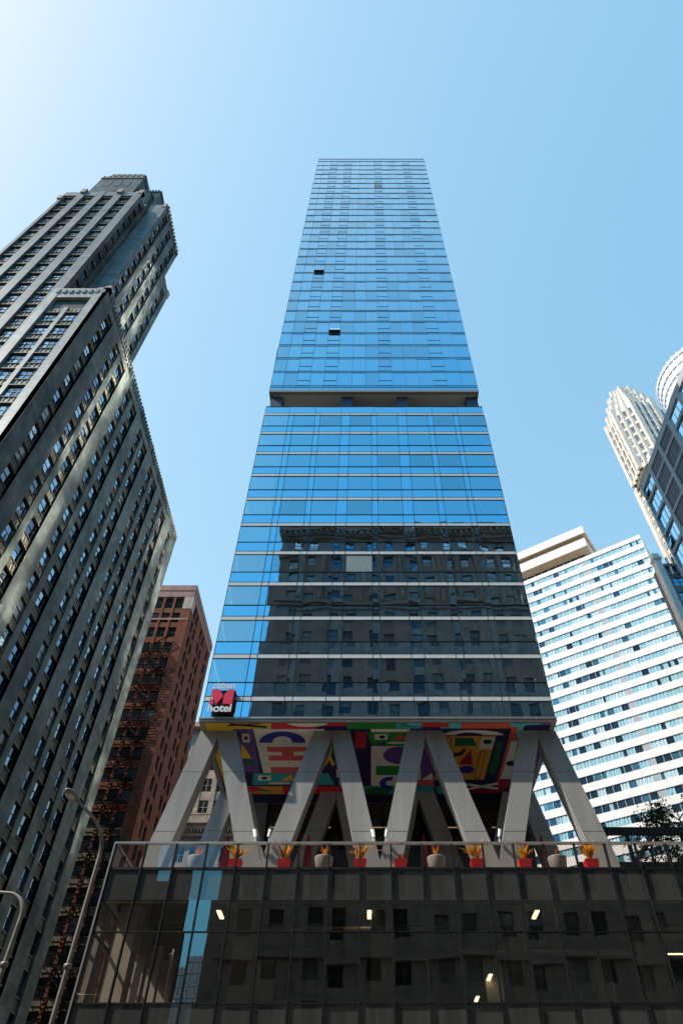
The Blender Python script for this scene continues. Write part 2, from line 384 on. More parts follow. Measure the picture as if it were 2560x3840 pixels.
def pick(*ms):
    w = [m[1] for m in ms]; mm = [m[0] for m in ms]
    return lambda: R.choices(mm, w)[0]
MURAL = [
('yellow',1,[(-9.37,33.99),(-5.52,33.99),(-5.6,34.74),(-7.79,34.77),(-8.22,41.85),(-9.23,41.85)]),
('black',2,[(-7.89,34.34),(-5.83,34.67),(-5.8,34.44),(-7.85,34.11)]),
('black',3,[(-8.06,34.46),(-6.17,34.23),(-6.16,34.1),(-8.05,34.33)]),
('red',1,[(-5.52,33.99),(-1.29,33.99),(-1.27,34.42),(-2.92,34.48),(-2.97,34.74),(-5.6,34.74)]),
('cream',2,[(-4.64,34.03),(-4.62,34.14),(-4.54,34.25),(-4.4,34.34),(-4.22,34.42),(-3.99,34.48),(-3.74,34.51),(-3.47,34.53),(-3.2,34.51),(-2.94,34.48),(-2.71,34.42),(-2.52,34.34),(-2.37,34.25),(-2.28,34.14),(-2.24,34.03)]),
('green',1,[(-1.29,33.99),(1.57,33.99),(1.59,34.74),(-1.21,34.77)]),
('purple',1,[(-7.8,34.8),(-6.66,34.8),(-6.81,39.79),(-7.91,39.79)]),
('cream',2,[(-7.37,35.25),(-6.92,35.25),(-6.98,36.23),(-7.39,36.23)]),
('black',3,[(-7.03,35.74),(-7.03,35.7),(-7.03,35.66),(-7.04,35.62),(-7.06,35.59),(-7.08,35.57),(-7.11,35.55),(-7.13,35.55),(-7.16,35.55),(-7.19,35.57),(-7.22,35.59),(-7.24,35.62),(-7.26,35.66),(-7.28,35.7),(-7.29,35.74),(-7.29,35.79),(-7.28,35.83),(-7.27,35.87),(-7.26,35.9),(-7.24,35.92),(-7.21,35.94),(-7.18,35.94),(-7.15,35.94),(-7.12,35.92),(-7.1,35.9),(-7.07,35.87),(-7.05,35.83),(-7.04,35.79)]),
('yellow',2,[(-7.48,36.36),(-7.1,38.11),(-7.79,38.11)]),
('dgreen',2,[(-6.95,38.6),(-6.95,38.53),(-6.96,38.46),(-6.99,38.4),(-7.04,38.34),(-7.09,38.31),(-7.16,38.28),(-7.22,38.27),(-7.3,38.28),(-7.37,38.31),(-7.43,38.34),(-7.49,38.4),(-7.53,38.46),(-7.56,38.53),(-7.58,38.6),(-7.58,38.68),(-7.57,38.75),(-7.54,38.81),(-7.49,38.87),(-7.44,38.91),(-7.37,38.93),(-7.3,38.94),(-7.23,38.93),(-7.16,38.91),(-7.1,38.87),(-7.04,38.81),(-6.99,38.75),(-6.96,38.68)]),
('blue',2,[(-7.89,38.44),(-7.75,38.44),(-7.75,39.79),(-7.91,39.79)]),
('cream',2,[(-7.79,35.61),(-7.71,35.61),(-7.75,36.59),(-7.84,36.59)]),
('cream',1,[(-6.63,34.77),(-2.54,34.77),(-2.98,39.92),(-6.57,39.92)]),
('blue',2,[(-3.7,36.28),(-3.71,35.99),(-3.8,35.72),(-3.94,35.48),(-4.14,35.28),(-4.39,35.13),(-4.67,35.04),(-4.97,35.01),(-5.27,35.04),(-5.57,35.13),(-5.84,35.28),(-6.08,35.48),(-6.26,35.72),(-6.39,35.99),(-6.46,36.28),(-5.67,36.28),(-5.64,36.11),(-5.58,35.96),(-5.5,35.82),(-5.4,35.7),(-5.28,35.62),(-5.15,35.56),(-5.01,35.55),(-4.89,35.56),(-4.77,35.62),(-4.66,35.7),(-4.58,35.82),(-4.52,35.96),(-4.49,36.11),(-4.48,36.28)]),
('coral',2,[(-6.05,36.76),(-3.58,36.75),(-3.61,37.28),(-4.5,37.32),(-4.5,37.77),(-3.75,37.75),(-3.83,38.37),(-6.06,38.37),(-6.05,37.75),(-5.21,37.75),(-5.21,37.35),(-6.07,37.32)]),
('coral',2,[(-6.07,39.19),(-4.21,39.19),(-4.35,39.9),(-6.08,39.9)]),
('black',2,[(-4.85,36.08),(-4.86,36.04),(-4.88,36.02),(-4.91,36.02),(-4.94,36.04),(-4.95,36.08),(-4.94,36.11),(-4.92,36.14),(-4.89,36.14),(-4.86,36.11)]),
('black',2,[(-4.82,38.62),(-4.82,38.58),(-4.84,38.56),(-4.87,38.56),(-4.89,38.58),(-4.9,38.62),(-4.9,38.66),(-4.88,38.68),(-4.85,38.68),(-4.83,38.66)]),
('teal',1,[(-7.17,39.95),(-2.52,39.95),(-2.14,41.48),(-7.47,41.48)]),
('cream',2,[(-6.96,40.23),(-6.14,40.23),(-6.17,40.9),(-7,40.9)]),
('black',3,[(-6.38,40.57),(-6.38,40.52),(-6.39,40.48),(-6.41,40.44),(-6.44,40.41),(-6.47,40.39),(-6.51,40.38),(-6.55,40.37),(-6.59,40.38),(-6.64,40.39),(-6.67,40.41),(-6.71,40.44),(-6.73,40.48),(-6.75,40.52),(-6.76,40.57),(-6.76,40.61),(-6.75,40.65),(-6.73,40.69),(-6.71,40.72),(-6.67,40.74),(-6.63,40.76),(-6.59,40.76),(-6.55,40.76),(-6.51,40.74),(-6.47,40.72),(-6.44,40.69),(-6.41,40.65),(-6.39,40.61)]),
('orange',2,[(-4.87,40.05),(-4.63,40.94),(-5.61,40.94)]),
('cream',2,[(-4.96,41.25),(-4.98,41.21),(-5.03,41.18),(-5.12,41.16),(-5.23,41.13),(-5.37,41.12),(-5.52,41.11),(-5.69,41.1),(-5.85,41.11),(-6.01,41.12),(-6.15,41.13),(-6.27,41.16),(-6.36,41.18),(-6.42,41.21),(-6.44,41.25),(-6.43,41.28),(-6.37,41.31),(-6.29,41.34),(-6.17,41.36),(-6.04,41.38),(-5.88,41.39),(-5.71,41.39),(-5.55,41.39),(-5.39,41.38),(-5.25,41.36),(-5.13,41.34),(-5.04,41.31),(-4.98,41.28)]),
('orange',1,[(-8.02,41.67),(-5.52,41.67),(-5.52,42.75),(-8.06,42.75)]),
('red',1,[(-5.52,41.67),(-1.79,41.67),(-1.91,42.75),(-5.52,42.75)]),
('dgreen',2,[(-7.34,41.85),(-6.15,42.32),(-7.57,42.32)]),
('red',3,[(-6.94,42.04),(-6.94,41.96),(-6.97,41.88),(-7.02,41.82),(-7.1,41.76),(-7.19,41.72),(-7.29,41.69),(-7.41,41.68),(-7.52,41.69),(-7.63,41.72),(-7.73,41.76),(-7.82,41.82),(-7.89,41.88),(-7.94,41.96),(-7.96,42.04),(-7.95,42.11),(-7.93,42.19),(-7.87,42.26),(-7.8,42.31),(-7.71,42.35),(-7.6,42.38),(-7.49,42.39),(-7.37,42.38),(-7.26,42.35),(-7.16,42.31),(-7.07,42.26),(-7,42.19),(-6.96,42.11)]),
('yellow',2,[(-2.21,35.93),(-2.48,37.76),(-2.28,37.84),(-2.02,36.01)]),
('yellow',2,[(-2.46,37.87),(-2.8,38.88),(-2.65,39.07),(-2.31,38.05)]),
('yellow',3,[(-2.48,37.81),(-2.23,39.05),(-2.05,38.89),(-2.31,37.66)]),
('cream',2,[(-1.96,37.62),(-1.86,37.62),(-1.88,38.24),(-2,38.24)]),
('cream',2,[(-2,39.4),(-1.83,39.4),(-1.83,40.48),(-2.01,40.48)]),
('cream',2,[(-1.85,40.55),(-1.68,40.55),(-1.67,41.52),(-1.85,41.52)]),
('cream',2,[(-1.16,35.97),(-1.06,35.97),(-1.01,36.9),(-1.12,36.9)]),
('teal',1,[(1.57,33.99),(3.01,33.99),(3.05,34.71),(1.59,34.74)]),
('green',2,[(2.4,33.98),(2.28,33.98),(2.16,34.01),(2.06,34.04),(1.97,34.09),(1.91,34.14),(1.87,34.2),(1.86,34.26),(1.87,34.33),(1.92,34.39),(1.99,34.44),(2.08,34.49),(2.18,34.53),(2.3,34.55),(2.43,34.55)]),
('cyan',3,[(3.11,34.22),(3.1,34.19),(3.06,34.17),(3.01,34.14),(2.93,34.12),(2.84,34.1),(2.75,34.1),(2.64,34.09),(2.54,34.1),(2.44,34.1),(2.35,34.12),(2.28,34.14),(2.23,34.17),(2.19,34.19),(2.18,34.22),(2.19,34.25),(2.23,34.28),(2.29,34.3),(2.36,34.32),(2.45,34.34),(2.55,34.35),(2.65,34.35),(2.76,34.35),(2.86,34.34),(2.94,34.32),(3.02,34.3),(3.07,34.28),(3.1,34.25)]),
('red',1,[(3.01,33.99),(4.57,33.99),(4.63,34.54),(3.04,34.54)]),
('cyan',1,[(4.57,33.99),(5.28,33.99),(5.31,34.7),(4.16,34.7),(4.15,34.57),(4.63,34.57)]),
('coralred',1,[(5.28,33.99),(8.05,33.99),(8.16,34.48),(8.89,34.42),(8.93,36.03),(8.39,36.03),(8.36,40.85),(8.19,40.85),(8.2,34.71),(5.32,34.71)]),
('cyan',2,[(8.02,33.99),(9.79,33.99),(9.83,34.28),(8.88,34.37),(8.95,35.59),(8.59,35.59),(8.55,34.53),(8.15,34.48)]),
('lilac',2,[(9.79,33.99),(10.43,33.99),(10.43,34.28),(9.83,34.28)]),
('cream',2,[(7.85,35.43),(7.79,35.3),(7.64,35.19),(7.42,35.08),(7.13,35),(6.79,34.93),(6.41,34.89),(6.01,34.88),(5.62,34.89),(5.25,34.93),(4.92,35),(4.65,35.08),(4.45,35.19),(4.32,35.3),(4.29,35.43)]),
('navy',3,[(6.67,35.44),(6.64,35.37),(6.57,35.3),(6.47,35.25),(6.34,35.2),(6.19,35.16),(6.02,35.14),(5.84,35.13),(5.67,35.14),(5.5,35.16),(5.36,35.2),(5.24,35.25),(5.15,35.3),(5.09,35.37),(5.08,35.44)]),
('orange',1,[(4.3,35.53),(7.43,35.53),(7.32,40.8),(4.16,40.8)]),
('dgreen',2,[(5.08,35.73),(6.08,35.73),(6.44,36.62),(5.08,36.62)]),
('cream',2,[(6.62,35.7),(7.43,35.7),(7.37,37),(6.6,37)]),
('black',3,[(7.27,36.16),(7.25,36.1),(7.23,36.04),(7.19,35.99),(7.14,35.95),(7.09,35.92),(7.03,35.9),(6.97,35.89),(6.91,35.9),(6.86,35.92),(6.82,35.95),(6.78,35.99),(6.75,36.04),(6.74,36.1),(6.74,36.16),(6.75,36.21),(6.78,36.27),(6.82,36.32),(6.86,36.36),(6.92,36.39),(6.97,36.41),(7.03,36.42),(7.09,36.41),(7.15,36.39),(7.19,36.36),(7.23,36.32),(7.26,36.27),(7.27,36.21)]),
('black',2,[(5.12,37.46),(5.49,37.38),(5.65,36.9),(5.84,37.09),(5.65,37.7),(5.18,37.96)]),
('dred',2,[(6.12,36.93),(6.4,38.86),(5.53,38.86)]),
('blue',2,[(6.58,39.48),(6.56,39.38),(6.51,39.28),(6.45,39.19),(6.37,39.11),(6.27,39.05),(6.17,39.02),(6.06,39.01),(5.96,39.02),(5.86,39.05),(5.78,39.11),(5.71,39.19),(5.66,39.28),(5.64,39.38),(5.63,39.48),(5.66,39.59),(5.7,39.69),(5.77,39.78),(5.85,39.86),(5.94,39.92),(6.05,39.96),(6.16,39.97),(6.26,39.96),(6.36,39.92),(6.44,39.86),(6.51,39.78),(6.56,39.69),(6.58,39.59)]),
('black',2,[(6.69,37.24),(7.07,37.24),(7.01,40.64),(6.67,40.64)]),
('orange',3,[(6.74,37.32),(7.03,37.32),(6.97,40.55),(6.71,40.55)]),
('black',2,[(4.57,35.68),(4.89,35.68),(4.86,36.93),(4.58,36.93)]),
('orange',3,[(4.61,35.76),(4.85,35.76),(4.81,36.86),(4.62,36.86)]),
('dgreen',1,[(7.54,36.12),(7.93,36.12),(7.96,40.05),(7.53,40.05)]),
('cream',1,[(8.39,36.06),(9.14,36.06),(9.42,40.71),(8.33,40.71)]),
('black',2,[(9.15,38.72),(9.13,38.65),(9.09,38.58),(9.04,38.51),(8.98,38.46),(8.9,38.42),(8.83,38.4),(8.75,38.39),(8.67,38.4),(8.6,38.42),(8.54,38.46),(8.49,38.51),(8.46,38.58),(8.44,38.65),(8.44,38.72),(8.46,38.8),(8.5,38.87),(8.55,38.93),(8.61,38.98),(8.69,39.02),(8.76,39.05),(8.84,39.06),(8.92,39.05),(8.99,39.02),(9.05,38.98),(9.1,38.93),(9.13,38.87),(9.15,38.8)]),
('dred',1,[(8.24,40.89),(9.28,40.94),(8.63,42.6),(6.5,42.6)]),
('cream',2,[(6.3,41.54),(8.39,42.15),(8.37,41.85),(6.29,41.25)]),
('cream',3,[(6.47,42.18),(8.33,41.39),(8.27,41.1),(6.42,41.89)]),
('red',1,[(-0.78,35.07),(-0.15,35.07),(-0.14,36.9),(-0.79,36.9)]),
('cream',1,[(0.15,34.77),(2.38,34.77),(2.33,35.08),(0.15,35.08)]),
('green',1,[(-0.11,35.1),(2.53,35.1),(2.52,36.62),(0.23,36.62)]),
('cream',2,[(0.34,35.32),(1.1,35.32),(1.11,35.94),(0.35,35.94)]),
('black',3,[(0.98,35.62),(0.97,35.58),(0.96,35.54),(0.94,35.51),(0.91,35.48),(0.88,35.46),(0.84,35.45),(0.8,35.44),(0.76,35.45),(0.73,35.46),(0.69,35.48),(0.67,35.51),(0.65,35.54),(0.63,35.58),(0.63,35.62),(0.63,35.66),(0.65,35.7),(0.67,35.73),(0.7,35.76),(0.73,35.79),(0.77,35.8),(0.81,35.8),(0.85,35.8),(0.88,35.79),(0.92,35.76),(0.94,35.73),(0.96,35.7),(0.98,35.66)]),
('coralred',2,[(1.87,35.25),(2.33,35.94),(1.33,35.94)]),
('cream',2,[(2.32,36.28),(2.3,36.24),(2.25,36.21),(2.18,36.18),(2.09,36.16),(1.97,36.14),(1.84,36.13),(1.71,36.12),(1.58,36.13),(1.45,36.14),(1.34,36.16),(1.24,36.18),(1.17,36.21),(1.13,36.24),(1.11,36.28),(1.13,36.31),(1.17,36.35),(1.24,36.37),(1.34,36.4),(1.46,36.42),(1.58,36.43),(1.72,36.43),(1.85,36.43),(1.98,36.42),(2.09,36.4),(2.19,36.37),(2.26,36.35),(2.3,36.31)]),
('blue',2,[(0.89,36.09),(0.94,36.56),(0.58,36.56)]),
('cream',1,[(0.16,36.65),(3.57,36.65),(4.21,41.59),(0.17,41.59)]),
('purple',2,[(2.95,37.73),(2.91,37.5),(2.83,37.28),(2.7,37.08),(2.53,36.92),(2.33,36.8),(2.11,36.72),(1.89,36.7),(1.66,36.72),(1.45,36.8),(1.26,36.92),(1.1,37.08),(0.99,37.28),(0.91,37.5),(0.89,37.73),(0.92,37.97),(1,38.19),(1.13,38.4),(1.3,38.57),(1.5,38.7),(1.72,38.78),(1.95,38.81),(2.19,38.78),(2.4,38.7),(2.6,38.57),(2.75,38.4),(2.87,38.19),(2.94,37.97)]),
('green',2,[(0.46,39.02),(2.03,39.02),(2,40.18),(0.46,40.18)]),
('blue',2,[(1.56,40.4),(1.37,40.39),(1.19,40.43),(1.03,40.52),(0.89,40.66),(0.78,40.83),(0.72,41.03),(0.7,41.25),(0.72,41.46),(0.8,41.67),(0.91,41.84),(1.05,41.99),(1.22,42.08),(1.41,42.13),(1.6,42.11),(1.52,41.61),(1.43,41.61),(1.34,41.59),(1.26,41.55),(1.2,41.49),(1.14,41.42),(1.11,41.34),(1.1,41.25),(1.11,41.16),(1.14,41.07),(1.19,41),(1.25,40.94),(1.33,40.9),(1.41,40.89),(1.5,40.89)]),
('purple',3,[(3.01,36.9),(3.66,36.9),(4.3,39.36),(3.34,40.85)]),
('coral',2,[(2.95,40.8),(4.16,40.8),(4.21,41.57),(2.97,41.57)]),
('purple',1,[(10.02,36.28),(10.52,37.54),(10.38,39.19),(9.96,39.19)]),
('teal',1,[(-0.34,41.65),(4.22,41.65),(4.29,42.75),(-0.43,42.75)]),
('dgreen',2,[(1.43,42.32),(1.4,42.2),(1.34,42.09),(1.25,41.99),(1.12,41.91),(0.97,41.85),(0.8,41.81),(0.63,41.79),(0.45,41.81),(0.28,41.85),(0.13,41.91),(0.01,41.99),(-0.09,42.09),(-0.15,42.2),(-0.17,42.32),(-0.15,42.43),(-0.09,42.54),(0.01,42.64),(0.13,42.73),(0.29,42.79),(0.46,42.83),(0.64,42.84),(0.81,42.83),(0.98,42.79),(1.13,42.73),(1.26,42.64),(1.35,42.54),(1.41,42.43)]),
('teal',1,[(4.39,41.65),(4.92,41.65),(5,42.75),(4.47,42.75)])]
# ------------------------------------------------------------------ light and sky
SUN = Vector((-2.6, -0.95, 3.0)).normalized()
sun = bpy.data.lights.new("sun", 'SUN'); sun.energy = 5.0; sun.angle = radians(0.5); sun.color = (1, 0.955, 0.88)
suno = bpy.data.objects.new("sun", sun); col.objects.link(suno)
suno.rotation_euler = SUN.to_track_quat('Z', 'Y').to_euler()
suno.location = (-60, -40, 200)
w = bpy.data.worlds.new("World"); sc.world = w; w.use_nodes = True
wn = w.node_tree.nodes; wl = w.node_tree.links; wn.clear()
wo = wn.new('ShaderNodeOutputWorld'); bg = wn.new('ShaderNodeBackground'); sky = wn.new('ShaderNodeTexSky')
sky.sky_type = 'NISHITA'; sky.sun_disc = False
sky.sun_elevation = math.asin(SUN.z); sky.sun_rotation = math.atan2(SUN.x, SUN.y)
sky.altitude = 150; sky.air_density = 1.0; sky.dust_density = 0.6; sky.ozone_density = 2.2
bg.inputs[1].default_value = 0.15
# gentle per-channel response so that the pale side near the sun keeps its blue
sp3 = wn.new('ShaderNodeSeparateXYZ'); wl.new(sky.outputs[0], sp3.inputs[0])
cb3 = wn.new('ShaderNodeCombineXYZ')
for ch, (gain_, pw_) in enumerate(((2.70, 0.96), (1.62, 0.57), (1.31, 0.37))):
    pm = wn.new('ShaderNodeMath'); pm.operation = 'MULTIPLY'; pm.inputs[1].default_value = 0.15
    pp_ = wn.new('ShaderNodeMath'); pp_.operation = 'POWER'; pp_.inputs[1].default_value = pw_
    pg_ = wn.new('ShaderNodeMath'); pg_.operation = 'MULTIPLY'; pg_.inputs[1].default_value = gain_ / 0.15
    wl.new(sp3.outputs[ch], pm.inputs[0]); wl.new(pm.outputs[0], pp_.inputs[0]); wl.new(pp_.outputs[0], pg_.inputs[0]); wl.new(pg_.outputs[0], cb3.inputs[ch])
# low sky dimmed to cut fill light on the walls
geo = wn.new('ShaderNodeTexCoord'); sep = wn.new('ShaderNodeSeparateXYZ'); wl.new(geo.outputs['Generated'], sep.inputs[0])
low = wn.new('ShaderNodeMapRange'); low.interpolation_type = 'SMOOTHSTEP'
low.inputs[1].default_value = 0.0; low.inputs[2].default_value = 0.30; low.inputs[3].default_value = 0.10; low.inputs[4].default_value = 1.0
wl.new(sep.outputs[2], low.inputs[0])
dim = wn.new('ShaderNodeVectorMath'); dim.operation = 'SCALE'
wl.new(cb3.outputs[0], dim.inputs[0]); wl.new(low.outputs[0], dim.inputs['Scale'])
# sky away from the sun dimmed to cut fill, and deepened behind the camera
dt_ = wn.new('ShaderNodeVectorMath'); dt_.operation = 'DOT_PRODUCT'; dt_.inputs[1].default_value = SUN
wl.new(geo.outputs['Generated'], dt_.inputs[0])
dr_ = wn.new('ShaderNodeMapRange'); dr_.interpolation_type = 'SMOOTHSTEP'
dr_.inputs[1].default_value = -0.35; dr_.inputs[2].default_value = 0.06; dr_.inputs[3].default_value = 0.25; dr_.inputs[4].default_value = 1
wl.new(dt_.outputs['Value'], dr_.inputs[0])
dp = wn.new('ShaderNodeVectorMath'); dp.operation = 'SCALE'
ex_ = wn.new('ShaderNodeMapRange'); ex_.interpolation_type = 'SMOOTHSTEP'
ex_.inputs[1].default_value = 0.46; ex_.inputs[2].default_value = 0.80; ex_.inputs[3].default_value = 1; ex_.inputs[4].default_value = 0.15
wl.new(sep.outputs[0], ex_.inputs[0])
em_ = wn.new('ShaderNodeMath'); em_.operation = 'MULTIPLY'; wl.new(dr_.outputs[0], em_.inputs[0]); wl.new(ex_.outputs[0], em_.inputs[1])
wl.new(dim.outputs[0], dp.inputs[0]); wl.new(em_.outputs[0], dp.inputs['Scale'])
by_ = wn.new('ShaderNodeMapRange'); by_.interpolation_type = 'SMOOTHSTEP'
by_.inputs[1].default_value = -0.08; by_.inputs[2].default_value = -0.6; by_.inputs[3].default_value = 0; by_.inputs[4].default_value = 1
wl.new(sep.outputs[1], by_.inputs[0])
bm_ = wn.new('ShaderNodeMix'); bm_.data_type = 'RGBA'; bm_.blend_type = 'MULTIPLY'
bm_.inputs[7].default_value = (0.22, 0.74, 1.10, 1)
wl.new(by_.outputs[0], bm_.inputs[0]); wl.new(dp.outputs[0], bm_.inputs[6])
wl.new(bm_.outputs[2], bg.inputs[0]); wl.new(bg.outputs[0], wo.inputs[0])
sc.view_settings.view_transform = 'Standard'; sc.view_settings.look = 'None'
sc.view_settings.exposure = 0; sc.view_settings.gamma = 1
sc.cycles.max_bounces = 10; sc.cycles.transparent_max_bounces = 16; sc.cycles.glossy_bounces = 5
sc.cycles.diffuse_bounces = 4; sc.cycles.use_denoising = True
sc.cycles.sample_clamp_indirect = 400; sc.cycles.use_guiding = True; sc.cycles.guiding_training_samples = 128; sc.cycles.blur_glossy = 0.1

# ------------------------------------------------------------------ palette
M = {}
GZ = (0.95, 1.0, 1.0)
M['hotel_glass'] = glazing("hotel_glass", (0.80, 0.93, 1.0), 2.6, trans=(0.50, 0.64, 0.68), wave=0.008, wscale=0.4, dirt=0.03, gain=1.6, add=0.24, graze=GZ)
M['hotel_glass_b'] = glazing("hotel_glass_pale", (0.85, 0.95, 1.0), 2.4, trans=(0.58, 0.70, 0.72), wave=0.010, wscale=0.35, dirt=0.08, gain=1.5, add=0.2, graze=GZ)
M['hotel_spandrel'] = glazing("hotel_spandrel_glass", (0.66, 0.88, 1.0), 2.8, base=(0.004, 0.03, 0.07), wave=0.010, wscale=0.4, dirt=0.02, gain=1.7, add=0.28, graze=GZ)
M['resi_glass'] = glazing("residence_glass", (0.62, 0.88, 1.0), 2.9, trans=(0.26, 0.50, 0.62), wave=0.006, wscale=0.5, dirt=0.04, gain=1.7, add=0.25, graze=GZ)
M['resi_glass_b'] = glazing("residence_glass_pale", (0.74, 0.92, 1.0), 2.7, trans=(0.36, 0.58, 0.68), wave=0.008, wscale=0.4, dirt=0.08, gain=1.6, add=0.2, graze=GZ)
M['resi_glass_c'] = glazing("residence_glass_deep", (0.5, 0.82, 1.0), 2.9, trans=(0.20, 0.42, 0.56), wave=0.006, wscale=0.6, dirt=0.02, gain=1.7, add=0.25, graze=GZ)
M['resi_dark'] = glazing("residence_slab_glass", (0.58, 0.86, 1.0), 2.8, base=(0.004, 0.03, 0.07), wave=0.006, wscale=0.6, dirt=0.02, gain=1.6, add=0.25, graze=GZ)
RG = pick((M['resi_glass'], 6), (M['resi_glass_b'], 2), (M['resi_glass_c'], 2))
M['side_sun_mirror'] = glazing("side_sun_mirror", (0.95, 0.98, 1.0), 3.2, base=(0.01, 0.03, 0.04), rough=0.09, wave=0.012, wscale=0.4, add=0.9)  # mirror added on the unseen left side to bounce sun leftwards
M['side_dark'] = plain('dark_side_panel', (0.04, 0.045, 0.05), 0.5)
M['clear_glass'] = glazing("balustrade_glass", (0.9, 0.95, 1.0), 1.6, trans=(0.76, 0.72, 0.67), wave=0.006, wscale=0.5, gain=1.3, dirt=0.012)
M['podium_glass'] = glazing("podium_glass", (0.88, 0.82, 0.74), 2.7, trans=(0.84, 0.78, 0.68), wave=0.005, wscale=0.4, gain=1.3, dirt=0.008)
M['podium_spandrel'] = glazing('podium_spandrel_glass', (0.78, 0.70, 0.60), 2.2, base=(0.05, 0.048, 0.043), wave=0.006, wscale=0.4, gain=1.3, dirt=0.06)
M['lobby_glass'] = glazing("lobby_glass", (0.8, 0.85, 0.9), 1.9, trans=(0.22, 0.22, 0.24), wave=0.006, wscale=0.5)
M['frost'] = plain("frosted_film", (0.28, 0.34, 0.32), 0.5, var=0.3, scale=9)
M['band'] = plain("white_metal_band", (0.72, 0.75, 0.72), 0.45, var=0.05)
M['mullion'] = plain("dark_mullion", (0.014, 0.015, 0.016), 0.5, spec=0.25)
M['blue_mullion'] = plain("blue_grey_mullion", (0.05, 0.17, 0.29), 0.4)
M['fascia'] = plain("bronze_grey_fascia", (0.30, 0.27, 0.24), 0.4, var=0.06)
M['leg'] = stone("grey_column_cladding", (0.42, 0.40, 0.37), var=0.10, scale=0.25, rough=0.42, bump=0.002, streak=0.18, spec=0.2)
M['seam'] = plain("panel_seam", (0.10, 0.10, 0.10), 0.6)
M['post'] = plain('blue_grey_post', (0.07, 0.075, 0.11), 0.5)
M['soffit'] = plain("warm_soffit", (0.62, 0.56, 0.47), 0.6, var=0.06, scale=0.5)
M['room'] = plain("room_paint", (0.82, 0.82, 0.80), 0.8, var=0.04)
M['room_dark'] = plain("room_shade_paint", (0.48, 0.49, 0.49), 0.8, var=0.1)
M['curtain'] = plain("curtain_cloth", (0.78, 0.78, 0.74), 0.9, var=0.08, scale=6)
M['globe'] = plain("round_shade", (0.8, 0.8, 0.78), 0.5)
M['concrete'] = stone("pale_concrete", (0.72, 0.68, 0.60), var=0.12, scale=1.2, rough=0.8, bump=0.004, streak=0.12)
M['concrete_dark'] = stone("dark_concrete", (0.15, 0.135, 0.115), var=0.2, scale=0.8, rough=0.85, bump=0.006, streak=0.15)
M['slab_panel'] = plain("grey_slab_panel", (0.30, 0.29, 0.265), 0.6, var=0.12, scale=0.7)
M['shadow_box'] = plain('grey_shadow_box', (0.62, 0.60, 0.55), 0.6, var=0.15, scale=0.6)
M['terrace'] = stone("terrace_pavers", (0.28, 0.27, 0.25), var=0.1, scale=1, blocks=(0.9, 0.9, 0.01), bump=0.003)
M['rail'] = plain("warm_rail_metal", (0.55, 0.49, 0.44), 0.3, metal=0.6)
M['pipe'] = plain("insulated_pipe", (0.62, 0.52, 0.40), 0.5)
M['black'] = plain("black_paint", (0.012, 0.012, 0.014), 0.45)
M['white_paint'] = plain("white_paint", (0.8, 0.8, 0.78), 0.4)
M['sign_red'] = plain("sign_red", (0.90, 0.03, 0.08), 0.35)
M['sign_white'] = plain('sign_white', (0.92, 0.91, 0.88), 0.4, var=0.02)
M['sign_side'] = plain("sign_return_grey", (0.30, 0.28, 0.26), 0.5)
M['lamp_warm'] = lamp_mat("warm_lamp_glow", (1.0, 0.80, 0.52), 3.2)
M['lamp_tube'] = lamp_mat("lobby_lamp_glow", (1.0, 0.62, 0.32), 1.4)
PAINT = dict(yellow=(0.80, 0.50, 0.03), black=(0.012, 0.012, 0.018), red=(0.66, 0.02, 0.03), cream=(0.82, 0.74, 0.60), green=(0.02, 0.26, 0.03),
             purple=(0.14, 0.06, 0.26), blue=(0.02, 0.025, 0.30), dgreen=(0.015, 0.12, 0.05), coral=(0.72, 0.09, 0.10), teal=(0.03, 0.36, 0.40),
             orange=(0.78, 0.34, 0.05), cyan=(0.10, 0.55, 0.62), coralred=(0.78, 0.11, 0.05), lilac=(0.36, 0.14, 0.48), navy=(0.022, 0.012, 0.075), dred=(0.40, 0.015, 0.03))
P = {k: plain("mural_" + k, v, 0.55, var=0.04, scale=1.0, spec=0.4) for k, v in PAINT.items()}

